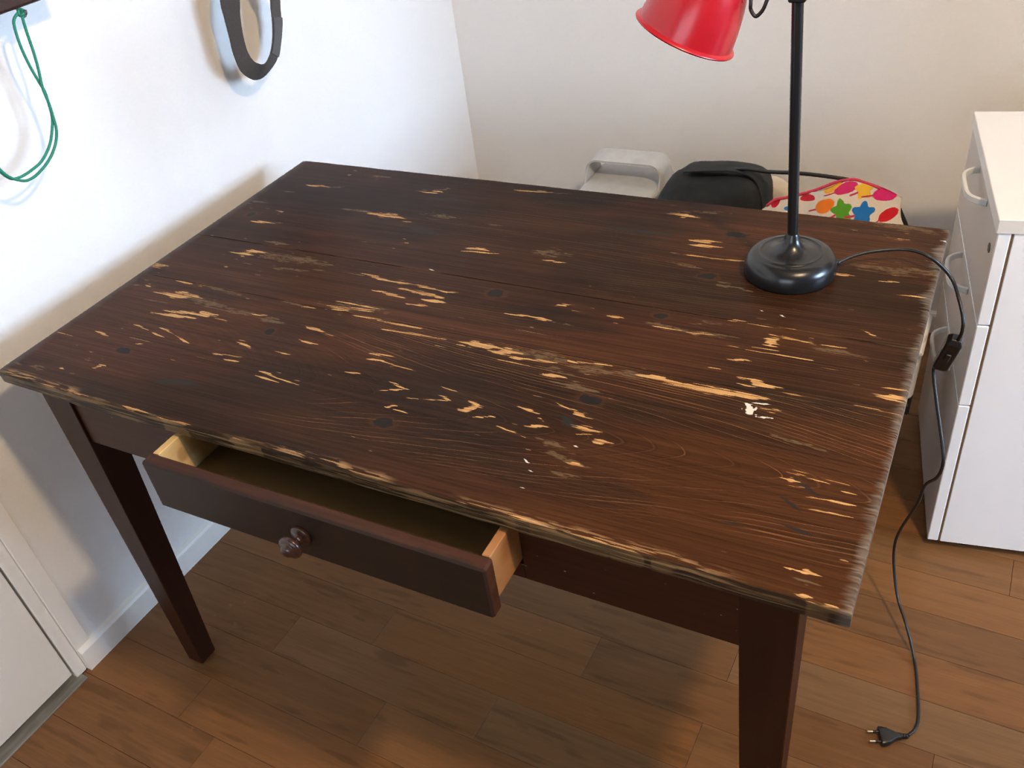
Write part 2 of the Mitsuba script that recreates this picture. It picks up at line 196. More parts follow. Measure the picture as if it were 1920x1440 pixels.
def principled(color, rough=0.5, spec=0.5, metallic=0.0, bump=None, **more):
    color = color if isinstance(color, dict) else {'type': 'rgb', 'value': list(color)}
    b = {'type': 'principled', 'base_color': color, 'roughness': rough, 'specular': spec, 'metallic': metallic, **more}
    if bump:
        b = {'type': 'bumpmap', 'arbitrary': bump[0], 'scale': bump[1], 'bsdf': b}
    return {'type': 'twosided', 'bsdf': b}

# ---------------------------------------------------------------- materials
def wall_paint(p, n, uv):
    w = fbm(p.x * 1.3, p.y * 1.3, p.z * 1.3, 3)
    fine = noise(p.x * 260, p.y * 260, p.z * 260)
    return mix((0.72, 0.70, 0.665), (0.77, 0.755, 0.725), w) * (0.985 + 0.03 * fine)
scene['paint_wall'] = principled(proc(wall_paint), 0.75, 0.25)
scene['paint_trim'] = principled((0.78, 0.75, 0.69), 0.4, 0.4)
scene['paint_door'] = principled((0.77, 0.735, 0.67), 0.32, 0.45)
scene['unseen_ceiling_dark'] = principled((0.22, 0.21, 0.20), 0.8, 0.2)  # unseen ceiling, kept dark to hold down bounced light
scene['unseen_wall_dark'] = principled((0.14, 0.12, 0.10), 0.8, 0.2)  # unseen front and right walls, darkened so they bounce little light
scene['dark_gap'] = principled((0.02, 0.017, 0.014), 0.7, 0.3)

def floor_wood(tone, seed):
    lo, hi, dk, sc = ([float(t * f) for t in tone] for f in (0.74, 1.16, 0.5, 1.9))
    def fn(p, n, uv):
        g = fbm(p.x * 6 + seed, p.y * 130 + seed, 0, 4)
        fine = noise(p.x * 30, p.y * 900 + seed)
        cloud = fbm(p.x * 3.1 + seed, p.y * 14, 3, 3)
        d = smoothstep(0.62, 0.8, fbm(p.x * 9 + 3 * seed, p.y * 60, 5, 3))
        scratch = smoothstep(0.93, 0.985, noise(p.x * 55 + p.y * 35, p.y * 90 - p.x * 20, seed)) * smoothstep(0.5, 0.7, noise(p.x * 6, p.y * 6, 9))
        c = mix(lo, hi, g * 0.6 + cloud * 0.4)
        c = c * (0.93 + 0.14 * fine)
        c = mix(c, dk, d * 0.5)
        return mix(c, sc, scratch * 0.55)
    return fn
TONES = [(0.178, 0.080, 0.028), (0.192, 0.092, 0.036), (0.162, 0.074, 0.027), (0.184, 0.096, 0.041), (0.200, 0.088, 0.030)]
for i, t in enumerate(TONES):
    scene[num('floor_wood', i)] = principled(proc(floor_wood(t, 7.3 * i)), 0.40, 0.25)

# --- the tabletop: dark varnish on softwood, rubbed through to the bare wood where the list of marks says so
def strokes(x, y, marks, sharp=1.0):
    """How deep inside the nearest of the marks a point is: above 0 inside, 1 on its axis."""
    best = mi.Float(-4.0)
    for ax, ay, bx, by, w, s in marks:
        dx, dy = bx - ax, by - ay
        t = dr.clip(((x - ax) * dx + (y - ay) * dy) / max(dx * dx + dy * dy, 1e-9), 0, 1)
        ex, ey = x - (ax + t * dx), (y - (ay + t * dy))
        taper = w * (1.0 - 0.55 * dr.square(2 * t - 1))
        best = dr.maximum(best, s - s * dr.sqrt(dr.square(ex * 0.22) + dr.square(ey)) / taper)
    return best

KNOTS = [(0.675, 0.096, 0.022, 0.013), (0.918, 0.226, 0.024, 0.012), (0.972, 0.564, 0.020, 0.012), (0.057, 0.554, 0.014, 0.012),
         (0.672, 0.428, 0.020, 0.014), (0.373, 0.226, 0.012, 0.010), (0.170, 0.110, 0.022, 0.010), (0.978, 0.702, 0.030, 0.012), (0.940, 0.440, 0.016, 0.009)]

def table_colour(p, n, uv):
    x, y = p.x, p.y
    wob = (fbm(x * 3.0, y * 5.0, 1, 3) - 0.5)
    # flat-sawn front board: nested tongues that point to the right; the other boards run straight
    mid = 0.155 + 0.012 * dr.sin(x * 7.0) + 0.012 * wob
    dy = y - mid
    tongue = x + 1.7 * dr.sqrt(dr.square(dy) + 0.00003) + dr.square(dy) * 33.0 + 0.20 * wob + 0.020 * noise(x * 18, y * 60)
    straight = y * 15.0 + 0.35 * wob + 0.8 * fbm(x * 1.4, y * 6.0, 5, 2)
    ring = dr.select(y < 0.31, tongue / 0.046, straight / 0.085)
    pitch = dr.select(y < 0.31, 0.046 / dr.sqrt(1.0 + dr.square(66.0 * dr.abs(dy) + 1.5)), 0.085 / 15.0)   # metres from ring to ring
    saw = ring - dr.floor(ring)
    away = dr.abs(saw - 0.86) * pitch
    bold = noise(dr.floor(ring) * 7.3, 2.0) * 0.6 + 0.4 * noise(x * 14, y * 40, 17)
    line = smoothstep(0.0006 + 0.0022 * dr.square(bold), 0.0002, away)
    fine = noise(x * 5, y * 620)
    fine2 = noise(x * 16, y * 1300)
    cloud = fbm(x * 2.6, y * 9.0, 2, 4)
    blot = fbm(x * 5.0 + 9, y * 13.0, 6, 3)
    red = smoothstep(0.40, 0.72, fbm(x * 3.2 + 4, y * 8.0, 11, 3))
    c = mix((0.0235, 0.0095, 0.0041), (0.054, 0.0190, 0.0070), smoothstep(0.25, 0.75, cloud))
    c = mix(c, (0.056, 0.0170, 0.0062), red * 0.6)
    c = mix(c, (0.0195, 0.0115, 0.0062), smoothstep(0.55, 0.72, blot) * 0.5)
    c = c * (0.72 + 0.56 * fine) * (0.70 + 0.60 * fbm(x * 7, y * 130, 31, 3))
    c = mix(c, c * 0.62, smoothstep(0.3, 0.8, saw) * 0.35)
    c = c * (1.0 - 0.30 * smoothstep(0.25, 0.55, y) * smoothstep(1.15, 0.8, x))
    # rubbed rings
    zone = smoothstep(0.38, 0.62, fbm(x * 4.5 + 2, y * 11, 8, 3) + 0.18 * smoothstep(0.75, 1.0, x)) * smoothstep(0.25, 0.6, x + 0.25 * wob)
    zone = zone * smoothstep(0.035, 0.075, y + 0.03 * wob)
    rub = (0.25 + 0.75 * smoothstep(0.35, 0.65, noise(x * 9, ring, 5))) * line * (0.10 + 0.90 * zone) * dr.select(y < 0.31, 0.85, 0.28) * (0.35 + 0.65 * fine2)
    c = mix(c, (0.260, 0.112, 0.042), dr.clip(rub * 0.70, 0, 1))
    # knots
    for kx, ky, rx, ry in KNOTS:
        d = dr.sqrt(dr.square((x - kx) / (0.70 * rx)) + dr.square((y - ky) / (0.78 * ry))) + 0.5 * (noise(x * 120, y * 160) - 0.5)
        c = mix(c, (0.062, 0.024, 0.0095), smoothstep(1.7, 1.15, d) * 0.4)
        c = mix(c, (0.0105, 0.0112, 0.0100), smoothstep(1.05, 0.85, d) * 0.85)
    grain = fbm(x * 22, y * 480, 4, 3)
    rag = fbm(x * 70, y * 260, 9, 2)
    streaks = noise(x * 13, y * 900, 21)
    ragged = (grain - 0.5) * 2.3 + (rag - 0.5) * 1.6 + (streaks - 0.5) * 0.55
    deep = strokes(x, y, BARE)
    bare = smoothstep(0.04, 0.42, deep + ragged) * smoothstep(-1.1, -0.5, deep)
    speck = noise(x * 240, y * 420)
    dull = smoothstep(-0.15, 0.55, strokes(x, y, DULL) + ragged * 1.2) * smoothstep(0.25, 0.75, 0.5 * speck + 0.5 * fbm(x * 60, y * 190, 3, 2) + 0.12)
    halo = smoothstep(-1.6, 0.6, deep)
    dark = smoothstep(0.0, 0.5, strokes(x, y, DARK) + ragged * 0.35)
    c = mix(c, (0.085, 0.030, 0.0105), halo * 0.22)
    c = mix(c, (0.150, 0.098, 0.050), dull * 0.62)
    c = mix(c, (0.020, 0.019, 0.017), dark * 0.8)
    wood = mix((0.30, 0.140, 0.046), (0.52, 0.300, 0.120), smoothstep(0.3, 0.7, 0.6 * grain + 0.4 * streaks))
    c = mix(c, wood, bare)
    # stray nicks and specks
    nick = smoothstep(0.965, 0.985, noise(x * 26, y * 260, 13)) * smoothstep(0.45, 0.65, noise(x * 5, y * 7, 14))
    c = mix(c, (0.36, 0.205, 0.10), nick * 0.75)
    c = mix(c, (0.62, 0.58, 0.50), smoothstep(0.05, 0.45, strokes(x, y, PALE) + (noise(x * 300, y * 300) - 0.5) * 1.1))
    # worn front and right edges, grey end grain
    edge = smoothstep(0.016, 0.002, y + 0.010 * (fbm(x * 30, 1, 2, 3) - 0.5))
    worn = edge * smoothstep(0.46, 0.62, fbm(x * 40, y * 500 + p.z * 300, 6, 3)) * smoothstep(0.38, 0.62, fbm(x * 9, 3, 3, 2))
    c = mix(c, (0.43, 0.25, 0.115), worn * 0.75)
    face = smoothstep(-0.45, -0.8, n.y)
    streak = fbm(x * 14, p.z * 420, 3, 3)
    c = mix(c, mix((0.030, 0.020, 0.013), (0.17, 0.105, 0.052), smoothstep(0.45, 0.72, streak)), face * 0.85)
    endg = smoothstep(1.276, 1.2885, x + 0.022 * (fbm(y * 22, x * 20, 2, 3) - 0.5) + 0.010 * (noise(y * 500, x * 30) - 0.5))
    c = mix(c, mix((0.085, 0.070, 0.055), (0.23, 0.19, 0.15), noise(y * 420, p.z * 160, 1)), endg * 0.62)
    endl = smoothstep(0.022, 0.002, x + 0.02 * (fbm(y * 60, x * 20, 3, 3) - 0.5))
    return mix(c, (0.075, 0.066, 0.056), endl * 0.55)
def table_relief(p, n, uv):
    return noise(p.x * 5, p.y * 620) * 0.6 + 0.8 * fbm(p.x * 10, p.y * 160, 4, 2)
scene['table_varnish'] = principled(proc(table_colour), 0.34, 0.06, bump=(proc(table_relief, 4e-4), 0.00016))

def leg_colour(p, n, uv):
    g = fbm(p.x * 90, p.y * 90, p.z * 5, 3)
    b = fbm(p.x * 9, p.y * 9, p.z * 6, 3)
    return mix((0.016, 0.0050, 0.0026), (0.036, 0.0112, 0.0052), 0.5 * g + 0.5 * b)
scene['leg_wood'] = principled(proc(leg_colour), 0.36, 0.16)
def apron_colour(p, n, uv):
    g = fbm(p.x * 6, p.y * 90, p.z * 160, 3)
    b = fbm(p.x * 7, p.y * 9, p.z * 14, 3)
    c = mix((0.023, 0.0068, 0.0032), (0.050, 0.0155, 0.0068), 0.5 * g + 0.5 * b)
    nick = smoothstep(0.975, 0.99, noise(p.x * 110, p.z * 160, p.y * 80))
    return mix(c, (0.32, 0.26, 0.20), nick * 0.7)
scene['apron_wood'] = principled(proc(apron_colour), 0.36, 0.16)
def drawer_side_colour(p, n, uv):
    g = fbm(p.y * 14, p.z * 120, p.x * 10, 3)
    b = fbm(p.y * 9, p.z * 12, 4, 3)
    stain = smoothstep(0.35, 0.6, b + 0.15 * (g - 0.5))
    return mix((0.36, 0.165, 0.056), (0.19, 0.066, 0.022), stain) * (0.85 + 0.3 * g)
scene['drawer_side_wood'] = principled(proc(drawer_side_colour), 0.5, 0.4)
def pine_colour(p, n, uv):
    g = fbm(p.y * 10, p.z * 110, 2, 3)
    knot = smoothstep(1.0, 0.4, dr.sqrt(dr.square((p.y + 0.005) / 0.012) + dr.square((p.z - 0.69) / 0.016)))
    return mix(mix((0.52, 0.31, 0.105), (0.64, 0.42, 0.17), g), (0.30, 0.15, 0.05), knot * 0.6)
scene['drawer_pine'] = principled(proc(pine_colour), 0.5, 0.4)
def drawer_rim_colour(p, n, uv):
    g = fbm(p.x * 9, p.y * 160, p.z * 60, 3)
    c = mix((0.026, 0.0085, 0.0042), (0.066, 0.023, 0.0095), g)
    return mix(c, (0.018, 0.013, 0.010), smoothstep(-0.052, -0.060, p.y + 0.006 * (fbm(p.x * 40, 3, 1, 2) - 0.5)) * 0.8)
scene['drawer_front_wood'] = principled(proc(drawer_rim_colour), 0.38, 0.14)
scene['drawer_bottom_wood'] = principled(proc(lambda p, n, uv: mix((0.125, 0.075, 0.027), (0.175, 0.108, 0.042), fbm(p.x * 4, p.y * 60, 1, 3))), 0.5, 0.4)
scene['knob_wood'] = principled((0.030, 0.0125, 0.0075), 0.25, 0.5)

scene['lamp_black'] = principled((0.0085, 0.0090, 0.0095), 0.24, 0.5)
scene['lamp_red'] = principled((0.37, 0.0062, 0.0135), 0.26, 0.45, clearcoat=0.25, clearcoat_gloss=0.9)
scene['lamp_inside'] = principled((0.75, 0.73, 0.70), 0.5, 0.3)
scene['black_plastic'] = principled((0.010, 0.010, 0.011), 0.35, 0.5)
scene['cable_black'] = principled((0.0085, 0.0078, 0.0075), 0.38, 0.5)
scene['brass'] = principled((0.72, 0.62, 0.45), 0.25, 0.5, metallic=1.0)
scene['cabinet_white'] = principled((0.86, 0.86, 0.85), 0.30, 0.3)
scene['cabinet_top'] = principled((0.68, 0.645, 0.585), 0.38, 0.4)
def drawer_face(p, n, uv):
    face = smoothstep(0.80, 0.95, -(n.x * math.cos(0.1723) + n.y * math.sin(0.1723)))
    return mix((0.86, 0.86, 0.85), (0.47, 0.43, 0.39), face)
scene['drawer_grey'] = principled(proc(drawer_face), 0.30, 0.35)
scene['edge_brown'] = principled((0.16, 0.10, 0.05), 0.6, 0.3)
scene['handle_grey'] = principled((0.60, 0.59, 0.55), 0.35, 0.4)
scene['metal_lock'] = principled((0.06, 0.055, 0.05), 0.4, 0.5)
scene['threshold_grey'] = principled(proc(lambda p, n, uv: mix((0.10, 0.095, 0.08), (0.26, 0.25, 0.22), fbm(p.x * 120, p.y * 20, 2, 3))), 0.5, 0.5)
scene['rack_wood'] = principled(proc(lambda p, n, uv: mix((0.018, 0.008, 0.006), (0.040, 0.017, 0.011), fbm(p.y * 8, p.z * 90, 1, 3))), 0.35, 0.5)
scene['strap_fabric'] = principled(proc(lambda p, n, uv: mix((0.038, 0.032, 0.028), (0.062, 0.053, 0.046), noise(p.x * 600, p.y * 600, p.z * 600))), 0.75, 0.3)
scene['strap_patch'] = principled((0.034, 0.031, 0.030), 0.5, 0.4)
scene['cord_green'] = principled(proc(lambda p, n, uv: mix((0.010, 0.14, 0.085), (0.022, 0.23, 0.145), noise(p.x * 900 + p.z * 500, p.y * 900, p.z * 900))), 0.6, 0.4)
scene['steel'] = principled((0.35, 0.34, 0.33), 0.35, 0.5, metallic=1.0)
scene['tower_grey'] = principled(proc(lambda p, n, uv: mix((0.40, 0.40, 0.385), (0.50, 0.50, 0.485), fbm(p.x * 40, p.y * 40, p.z * 40, 3))), 0.42, 0.5)
scene['bag_cloth'] = principled(proc(lambda p, n, uv: mix((0.012, 0.014, 0.016), (0.022, 0.025, 0.027), fbm(p.x * 60, p.y * 60, p.z * 60, 3))), 0.7, 0.3)
scene['cream_cloth'] = principled((0.62, 0.55, 0.44), 0.85, 0.2)
scene['bin_white'] = principled((0.62, 0.60, 0.57), 0.4, 0.45)
scene['shoe_black'] = principled((0.010, 0.009, 0.009), 0.45, 0.4)
scene['frame_white'] = principled((0.80, 0.80, 0.78), 0.4, 0.4)
scene['plate_red'] = principled((0.55, 0.05, 0.10), 0.7, 0.3)

# ---------------------------------------------------------------- room: its left wall's baseboard face is the plane x' = 0 of the room frame
PHI = 0.0183
ROOM = turn_z(-PHI, (-0.1264, 0, 0))
def room(mesh): return moved(mesh, ROOM)
BACK, FRONT, RIGHT, TOP = 1.665, -3.2, 6.0, 2.70
WALL = -0.012

put('wall_left', room(join(cbox(WALL - 0.1, WALL, -0.05, BACK + 0.1, -0.01, TOP, 0), cbox(WALL - 0.1, WALL, -1.06, -0.05, 2.06, TOP, 0), cbox(WALL - 0.1, WALL, FRONT, -1.06, -0.01, TOP, 0))),
    'paint_wall', kind='structure', label='white painted wall along the left side of the table')
put('wall_back', room(cbox(WALL, RIGHT, BACK, BACK + 0.1, -0.01, TOP, 0)), 'paint_wall', kind='structure', label='white painted wall behind the table')
vx0, vx1, vz0, vz1 = 0.6, 2.6, 0.9, 2.3
put('wall_front', room(join(cbox(WALL, vx0, FRONT - 0.1, FRONT, -0.01, TOP, 0), cbox(vx1, RIGHT, FRONT - 0.1, FRONT, -0.01, TOP, 0), cbox(vx0, vx1, FRONT - 0.1, FRONT, -0.01, vz0, 0), cbox(vx0, vx1, FRONT - 0.1, FRONT, vz1, TOP, 0))), 'unseen_wall_dark', kind='structure')
wy0, wy1, wz0, wz1 = -0.30, 1.50, 1.15, 2.62
put('wall_right', room(join(cbox(RIGHT, RIGHT + 0.1, FRONT, wy0, -0.01, TOP, 0), cbox(RIGHT, RIGHT + 0.1, wy1, BACK, -0.01, TOP, 0), cbox(RIGHT, RIGHT + 0.1, wy0, wy1, -0.01, wz0, 0), cbox(RIGHT, RIGHT + 0.1, wy0, wy1, wz1, TOP, 0))),
    'unseen_wall_dark', kind='structure')
put('ceiling', room(cbox(WALL - 0.1, RIGHT + 0.1, FRONT - 0.1, BACK + 0.1, TOP, TOP + 0.1, 0)), 'unseen_ceiling_dark', kind='structure')

# two unseen windows, out of view, whose glowing panes light the room
def window(name, at, width, z0, z1, light, label):
    """A two-light window; at: matrix whose x axis points out of the room and whose y axis runs along the wall."""
    note(name, kind='structure', label=label)
    w = width / 2
    bars = [cbox(0.01, 0.06, -w, -w + 0.05, z0, z1), cbox(0.01, 0.06, w - 0.05, w, z0, z1), cbox(0.01, 0.06, -w + 0.05, w - 0.05, z0, z0 + 0.05), cbox(0.01, 0.06, -w + 0.05, w - 0.05, z1 - 0.05, z1), cbox(0.01, 0.06, -0.04, 0.04, z0 + 0.05, z1 - 0.05)]
    for i, bar in enumerate(bars):
        put(num(name + '__frame_bar', i), room(moved(bar, at)), 'frame_white')
    for i, (a, b) in enumerate(((-w + 0.05, -0.04), (0.04, w - 0.05))):
        q = trimesh.Trimesh([[0.035, a, z0 + 0.05], [0.035, b, z0 + 0.05], [0.035, b, z1 - 0.05], [0.035, a, z1 - 0.05]], [[0, 2, 1], [0, 3, 2]], process=False)
        put(num(name + '__pane', i), room(moved(q, at)), 'frame_white', emitter={'type': 'area', 'radiance': {'type': 'rgb', 'value': light}})
window('window_1', turn_z(0, (RIGHT, (wy0 + wy1) / 2, 0)), wy1 - wy0, wz0, wz1, WINDOW_LIGHT, 'unseen daylit window in the right wall, out of view, lighting the left wall')
window('window_2', turn_z(-np.pi / 2, ((vx0 + vx1) / 2, FRONT, 0)), vx1 - vx0, vz0, vz1, REAR_WINDOW_LIGHT, 'unseen daylit window behind the camera, lighting the cabinet side and back wall')

# unseen ceiling lamp, placed to light the table, floor and walls
note('unseen_ceiling_lamp', 'unseen round glass ceiling lamp, out of view, lighting the table and floor', 'lamp')
put('unseen_ceiling_lamp__globe', moved(trimesh.creation.icosphere(3, BULB_RADIUS), trimesh.transformations.translation_matrix(BULB_AT)), 'frame_white', True,
    emitter={'type': 'area', 'radiance': {'type': 'rgb', 'value': BULB_LIGHT}})
put('unseen_ceiling_lamp__base', moved(lathe([(0, 0.37), (0.06, 0.37), (0.06, 0.35), (0.012, 0.34), (0.006, 0.33), (0.006, 0.10), (0.022, 0.09), (0.03, 0.058), (0, 0.058)], 40), trimesh.transformations.translation_matrix(BULB_AT)), 'frame_white', 40)

# floor: sub-floor and boards
put('floor', room(cbox(WALL - 0.1, RIGHT, FRONT, BACK, -0.06, -0.012, 0)), 'dark_gap', kind='structure', label='brown wood laminate floor')
rng = np.random.default_rng(5)
BW, GAP = 0.0985, 0.0003
rows = {j: None for j in range(-33, 17)}
fixed = {0: [0.131 - 0.0], 2: [0.516], 3: [0.94], 1: [0.25], -1: [0.2574]}
k = 0
for j in rows:
    y0 = 0.0085 + j * BW
    if j in (0, 1, 2, 3, -1): pass
    cuts = {-1: [0.257, 0.95, 1.75], 0: [0.62, 1.32, 2.0], 1: [0.33, 0.815, 1.62], 2: [0.516, 1.18, 1.9], 3: [0.940, 1.55, 2.3]}.get(j)
    if cuts is None:
        c0, cuts = rng.uniform(0.15, 0.7), []
        while c0 < 2.9:
            cuts.append(c0); c0 += rng.uniform(0.45, 0.95)
    ends = [WALL] + cuts + [3.4]
    for a, b in zip(ends[:-1], ends[1:]):
        if y0 + BW < FRONT or y0 > BACK - 0.001: continue
        board = cbox(a + GAP, b - GAP, max(y0 + GAP, FRONT), min(y0 + BW - GAP, BACK), -0.012, 0.0, 0.0005)
        put(num('floor__plank', k), room(board), num('floor_wood', int(rng.integers(0, 5))))
        k += 1

put('floor__far_boards', room(cbox(3.4005, RIGHT, FRONT, BACK, -0.012, 0.0, 0)), 'floor_wood')

# baseboards
def board_profile(x0, y0, y1):
    pr = np.array([[x0, 0.0], [x0 + 0.012, 0.0], [x0 + 0.012, 0.052], [x0 + 0.009, 0.058], [x0 + 0.004, 0.062], [x0, 0.064]])
    n = len(pr)
    v = np.vstack([np.c_[pr[:, 0], np.full(n, y0), pr[:, 1]], np.c_[pr[:, 0], np.full(n, y1), pr[:, 1]]])
    return hull(v)
put('baseboard_left', room(board_profile(WALL, -0.082, BACK)), 'paint_trim', kind='structure', label='white painted baseboard along the left wall')
put('baseboard_back', room(moved(board_profile(0, 0, RIGHT), np.array([[0, 1, 0, WALL], [-1, 0, 0, BACK], [0, 0, 1, 0], [0, 0, 0, 1.0]]))), 'paint_trim', kind='structure')

# door, casing and threshold in the left wall
note('trim_1', kind='structure', label='white painted door casing at the end of the left wall')
put('trim_1__casing', room(join(cbox(WALL - 0.02, WALL + 0.004, -0.083, -0.048, 0, 2.10, 0.002), cbox(WALL - 0.02, WALL + 0.004, -1.06, -1.025, 0, 2.10, 0.002), cbox(WALL - 0.02, WALL + 0.004, -1.025, -0.083, 2.063, 2.10, 0.002))), 'paint_trim')
put('trim_1__jamb', room(join(cbox(WALL - 0.10, WALL + 0.0005, -0.108, -0.0835, 0, 2.063, 0.002), cbox(WALL - 0.10, WALL + 0.0005, -1.0245, -1.0, 0, 2.063, 0.002), cbox(WALL - 0.10, WALL + 0.0005, -1.0, -0.108, 2.04, 2.063, 0.002))), 'paint_trim')
put('door_1', room(cbox(WALL - 0.042, WALL - 0.002, -0.997, -0.112, 0.016, 2.037, 0.002)), 'paint_door', kind='structure', label='plain white door at the left edge, beside the baseboard')
put('door_1__gap', room(cbox(WALL - 0.10, WALL - 0.045, -1.0, -0.108, 0.0, 2.04, 0)), 'dark_gap')
put('trim_2', room(cbox(WALL - 0.05, WALL + 0.020, -1.02, -0.098, -0.002, 0.0035, 0.001)), 'threshold_grey', kind='structure', label='worn grey metal threshold strip under the white door')

# ---------------------------------------------------------------- the table
L, W, H, TH = 1.2891, 0.7985, 0.75, 0.0237
note('table', 'old dark brown wooden table with worn, scratched top and an open drawer', 'table')
def jag(seed, n):
    r = np.random.default_rng(seed)
    s = r.normal(size=(n,))
    for _ in range(3): s = np.convolve(np.pad(s, 2, mode='edge'), [1, 2, 3, 2, 1], 'valid') / 9
    return s / s.std()
def plank(y0, y1, seed, front=0.0, back=0.0, clip=0.0):
    """One board of the top: a section swept along x whose long edges may be worn."""
    n = 181
    xs = np.linspace(0, L, n)
    xs[1], xs[2], xs[-2] = 0.0025, 0.008, L - 0.0025
    jf, jb, jz = jag(seed, n), jag(seed + 1, n), jag(seed + 2, n)
    bow = -0.004 * np.exp(-((xs - 0.25) / 0.16) ** 2) if front else 0 * xs
    v = []
    for i, x in enumerate(xs):
        e = 0.0018 if i in (0, n - 1) else 0.0
        f = front * (1.0 + 0.5 * jf[i]) if front else 0.0
        b = back * (1.0 + 0.3 * jb[i]) if back else 0.0
        f, b = max(f, 0), max(b, 0)
        ya, yb = y0 + bow[i] + 0.25 * f, y1 - 0.25 * b - max(0, clip - x)
        c = 0.0007
        zt, zb = H - e, H - TH + e
        rf, rb = c + 0.9 * f, c + 0.6 * b
        v.append([[x, ya + rf, zt], [x, ya + 0.35 * rf, zt - 0.45 * rf], [x, ya, zt - 1.2 * rf - 0.002 * (front > 0)], [x, ya + 0.0006 * jz[i] * (front > 0), (zt + zb) / 2],
                  [x, ya + 0.001 * (front > 0), zb + c], [x, ya + c + 0.001, zb], [x, yb - c, zb], [x, yb, zb + c], [x, yb, zt - rb], [x, yb - rb, zt]])
    v = np.array(v)
    n, k = v.shape[:2]
    v = v.reshape(-1, 3)
    fs = []
    for i in range(n - 1):
        for j in range(k):
            a, b = i * k + j, i * k + (j + 1) % k
            fs += [[a, b, b + k], [a, b + k, a + k]]
    v = np.vstack([v, v[:k].mean(0, keepdims=True), v[-k:].mean(0, keepdims=True)])
    for j in range(k):
        fs += [[(j + 1) % k, j, n * k], [(n - 1) * k + j, (n - 1) * k + (j + 1) % k, n * k + 1]]
    m = trimesh.Trimesh(v, fs, process=False)
    m.fix_normals()
    return m
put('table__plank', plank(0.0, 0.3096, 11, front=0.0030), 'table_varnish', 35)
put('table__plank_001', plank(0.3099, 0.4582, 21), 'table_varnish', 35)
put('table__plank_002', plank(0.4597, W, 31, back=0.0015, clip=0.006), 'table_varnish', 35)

ZB = 0.6115          # underside of the aprons
def leg_mesh(sx, sy):
    a, b, fa, fb, s1, s2 = 0.0505, 0.0204, 0.0525, 0.0205, 0.0652, 0.0385
    def corner(o, s, z, c):
        x0, y0 = o
        q = [(x0 + c, y0), (x0 + s - c, y0), (x0 + s, y0 + c), (x0 + s, y0 + s - c), (x0 + s - c, y0 + s), (x0 + c, y0 + s), (x0, y0 + s - c), (x0, y0 + c)]
        return [((x if sx == 0 else L - x), (y if sy == 0 else W - y), z) for x, y in q]
    return hull(corner((a, b), s1, H - TH, 0.0012) + corner((fa, fb), s2, 0.004, 0.0012) + corner((fa + 0.003, fb + 0.003), s2 - 0.006, 0.0, 0.001))
for i, (sx, sy) in enumerate(((0, 0), (1, 0), (0, 1), (1, 1))):
    put(num('table__leg', i), leg_mesh(sx, sy), 'leg_wood')
YA = 0.0252
front_apron = join(cbox(0.105, 0.3648, YA, YA + 0.02, ZB, H - TH, 0.0008), cbox(0.9062, L - 0.105, YA, YA + 0.02, ZB, H - TH, 0.0008), cbox(0.3648, 0.9062, YA, YA + 0.02, ZB, 0.6385, 0.0008))
put('table__apron', front_apron, 'apron_wood')
put('table__apron_001', cbox(0.105, L - 0.105, W - 0.045, W - 0.025, ZB, H - TH, 0.001), 'apron_wood')
put('table__apron_002', cbox(0.056, 0.076, 0.08, W - 0.08, ZB, H - TH, 0.001), 'apron_wood')
put('table__apron_003', cbox(L - 0.076, L - 0.056, 0.08, W - 0.08, ZB, H - TH, 0.001), 'apron_wood')

# drawer, pulled out, a little askew
DX0, DX1 = 0.3655, 0.9055
note('table__drawer', 'open shallow drawer with a turned knob')
front = cbox(DX0 - 0.001, DX1 + 0.0035, -0.060, -0.0385, 0.6335, 0.7195, 0.003)
put('table__drawer__front_panel', front, 'drawer_front_wood')
put('table__drawer__side_panel', cbox(DX0 + 0.001, DX0 + 0.0125, -0.0385, 0.42, 0.645, 0.7185, 0.001), 'drawer_pine', label='pale bare pine drawer side')
put('table__drawer__side_panel_001', cbox(DX1 - 0.0125, DX1 - 0.001, -0.0385, 0.42, 0.645, 0.7185, 0.001), 'drawer_side_wood', label='orange brown drawer side')
put('table__drawer__back_panel', cbox(DX0 + 0.0125, DX1 - 0.0125, 0.408, 0.42, 0.645, 0.715, 0.001), 'drawer_bottom_wood')
put('table__drawer__bottom_panel', cbox(DX0 + 0.0125, DX1 - 0.0125, -0.0385, 0.408, 0.649, 0.655, 0.001), 'drawer_bottom_wood')
knob = lathe([(0, 0.0), (0.0135, 0.0), (0.0150, 0.002), (0.0150, 0.0045), (0.0125, 0.0065), (0.0085, 0.008), (0.0065, 0.011), (0.0062, 0.015), (0.0080, 0.018), (0.0125, 0.0195), (0.0165, 0.0215), (0.0172, 0.0245),
              (0.0160, 0.0275), (0.0120, 0.0292), (0.0105, 0.0300), (0.0098, 0.0325), (0.0070, 0.0352), (0.0035, 0.0364), (0, 0.0366)], 48)
put('table__drawer__knob', moved(knob, axis_frame((0, -1, 0), (0.6345, -0.0598, 0.6765))), 'knob_wood', 50, label='turned dark wood drawer knob')

# ---------------------------------------------------------------- desk lamp
note('desk_lamp', 'red shade desk lamp with black base and pole, standing on the table', 'lamp')
BX, BY = 1.0858, 0.6097
base = [(0, 0), (0.0655, 0), (0.0672, 0.002), (0.0676, 0.007), (0.0676, 0.013), (0.0664, 0.0205), (0.0632, 0.0270), (0.0585, 0.0318), (0.0535, 0.0342), (0.0490, 0.0350), (0.0468, 0.0352), (0.0458, 0.0364), (0.0447, 0.0372), (0.0434, 0.0368), (0.0424, 0.0358),
        (0.0380, 0.0364), (0.0300, 0.0388), (0.0225, 0.0430), (0.0165, 0.0485), (0.0128, 0.0540), (0.0108, 0.0595), (0.0095, 0.0640), (0.0085, 0.0660), (0, 0.0660)]
put('desk_lamp__base', moved(lathe(base, 96), trimesh.transformations.translation_matrix((BX, BY, H))), 'lamp_black', 60)
pole_top = np.array([1.0650, BY, 1.262])
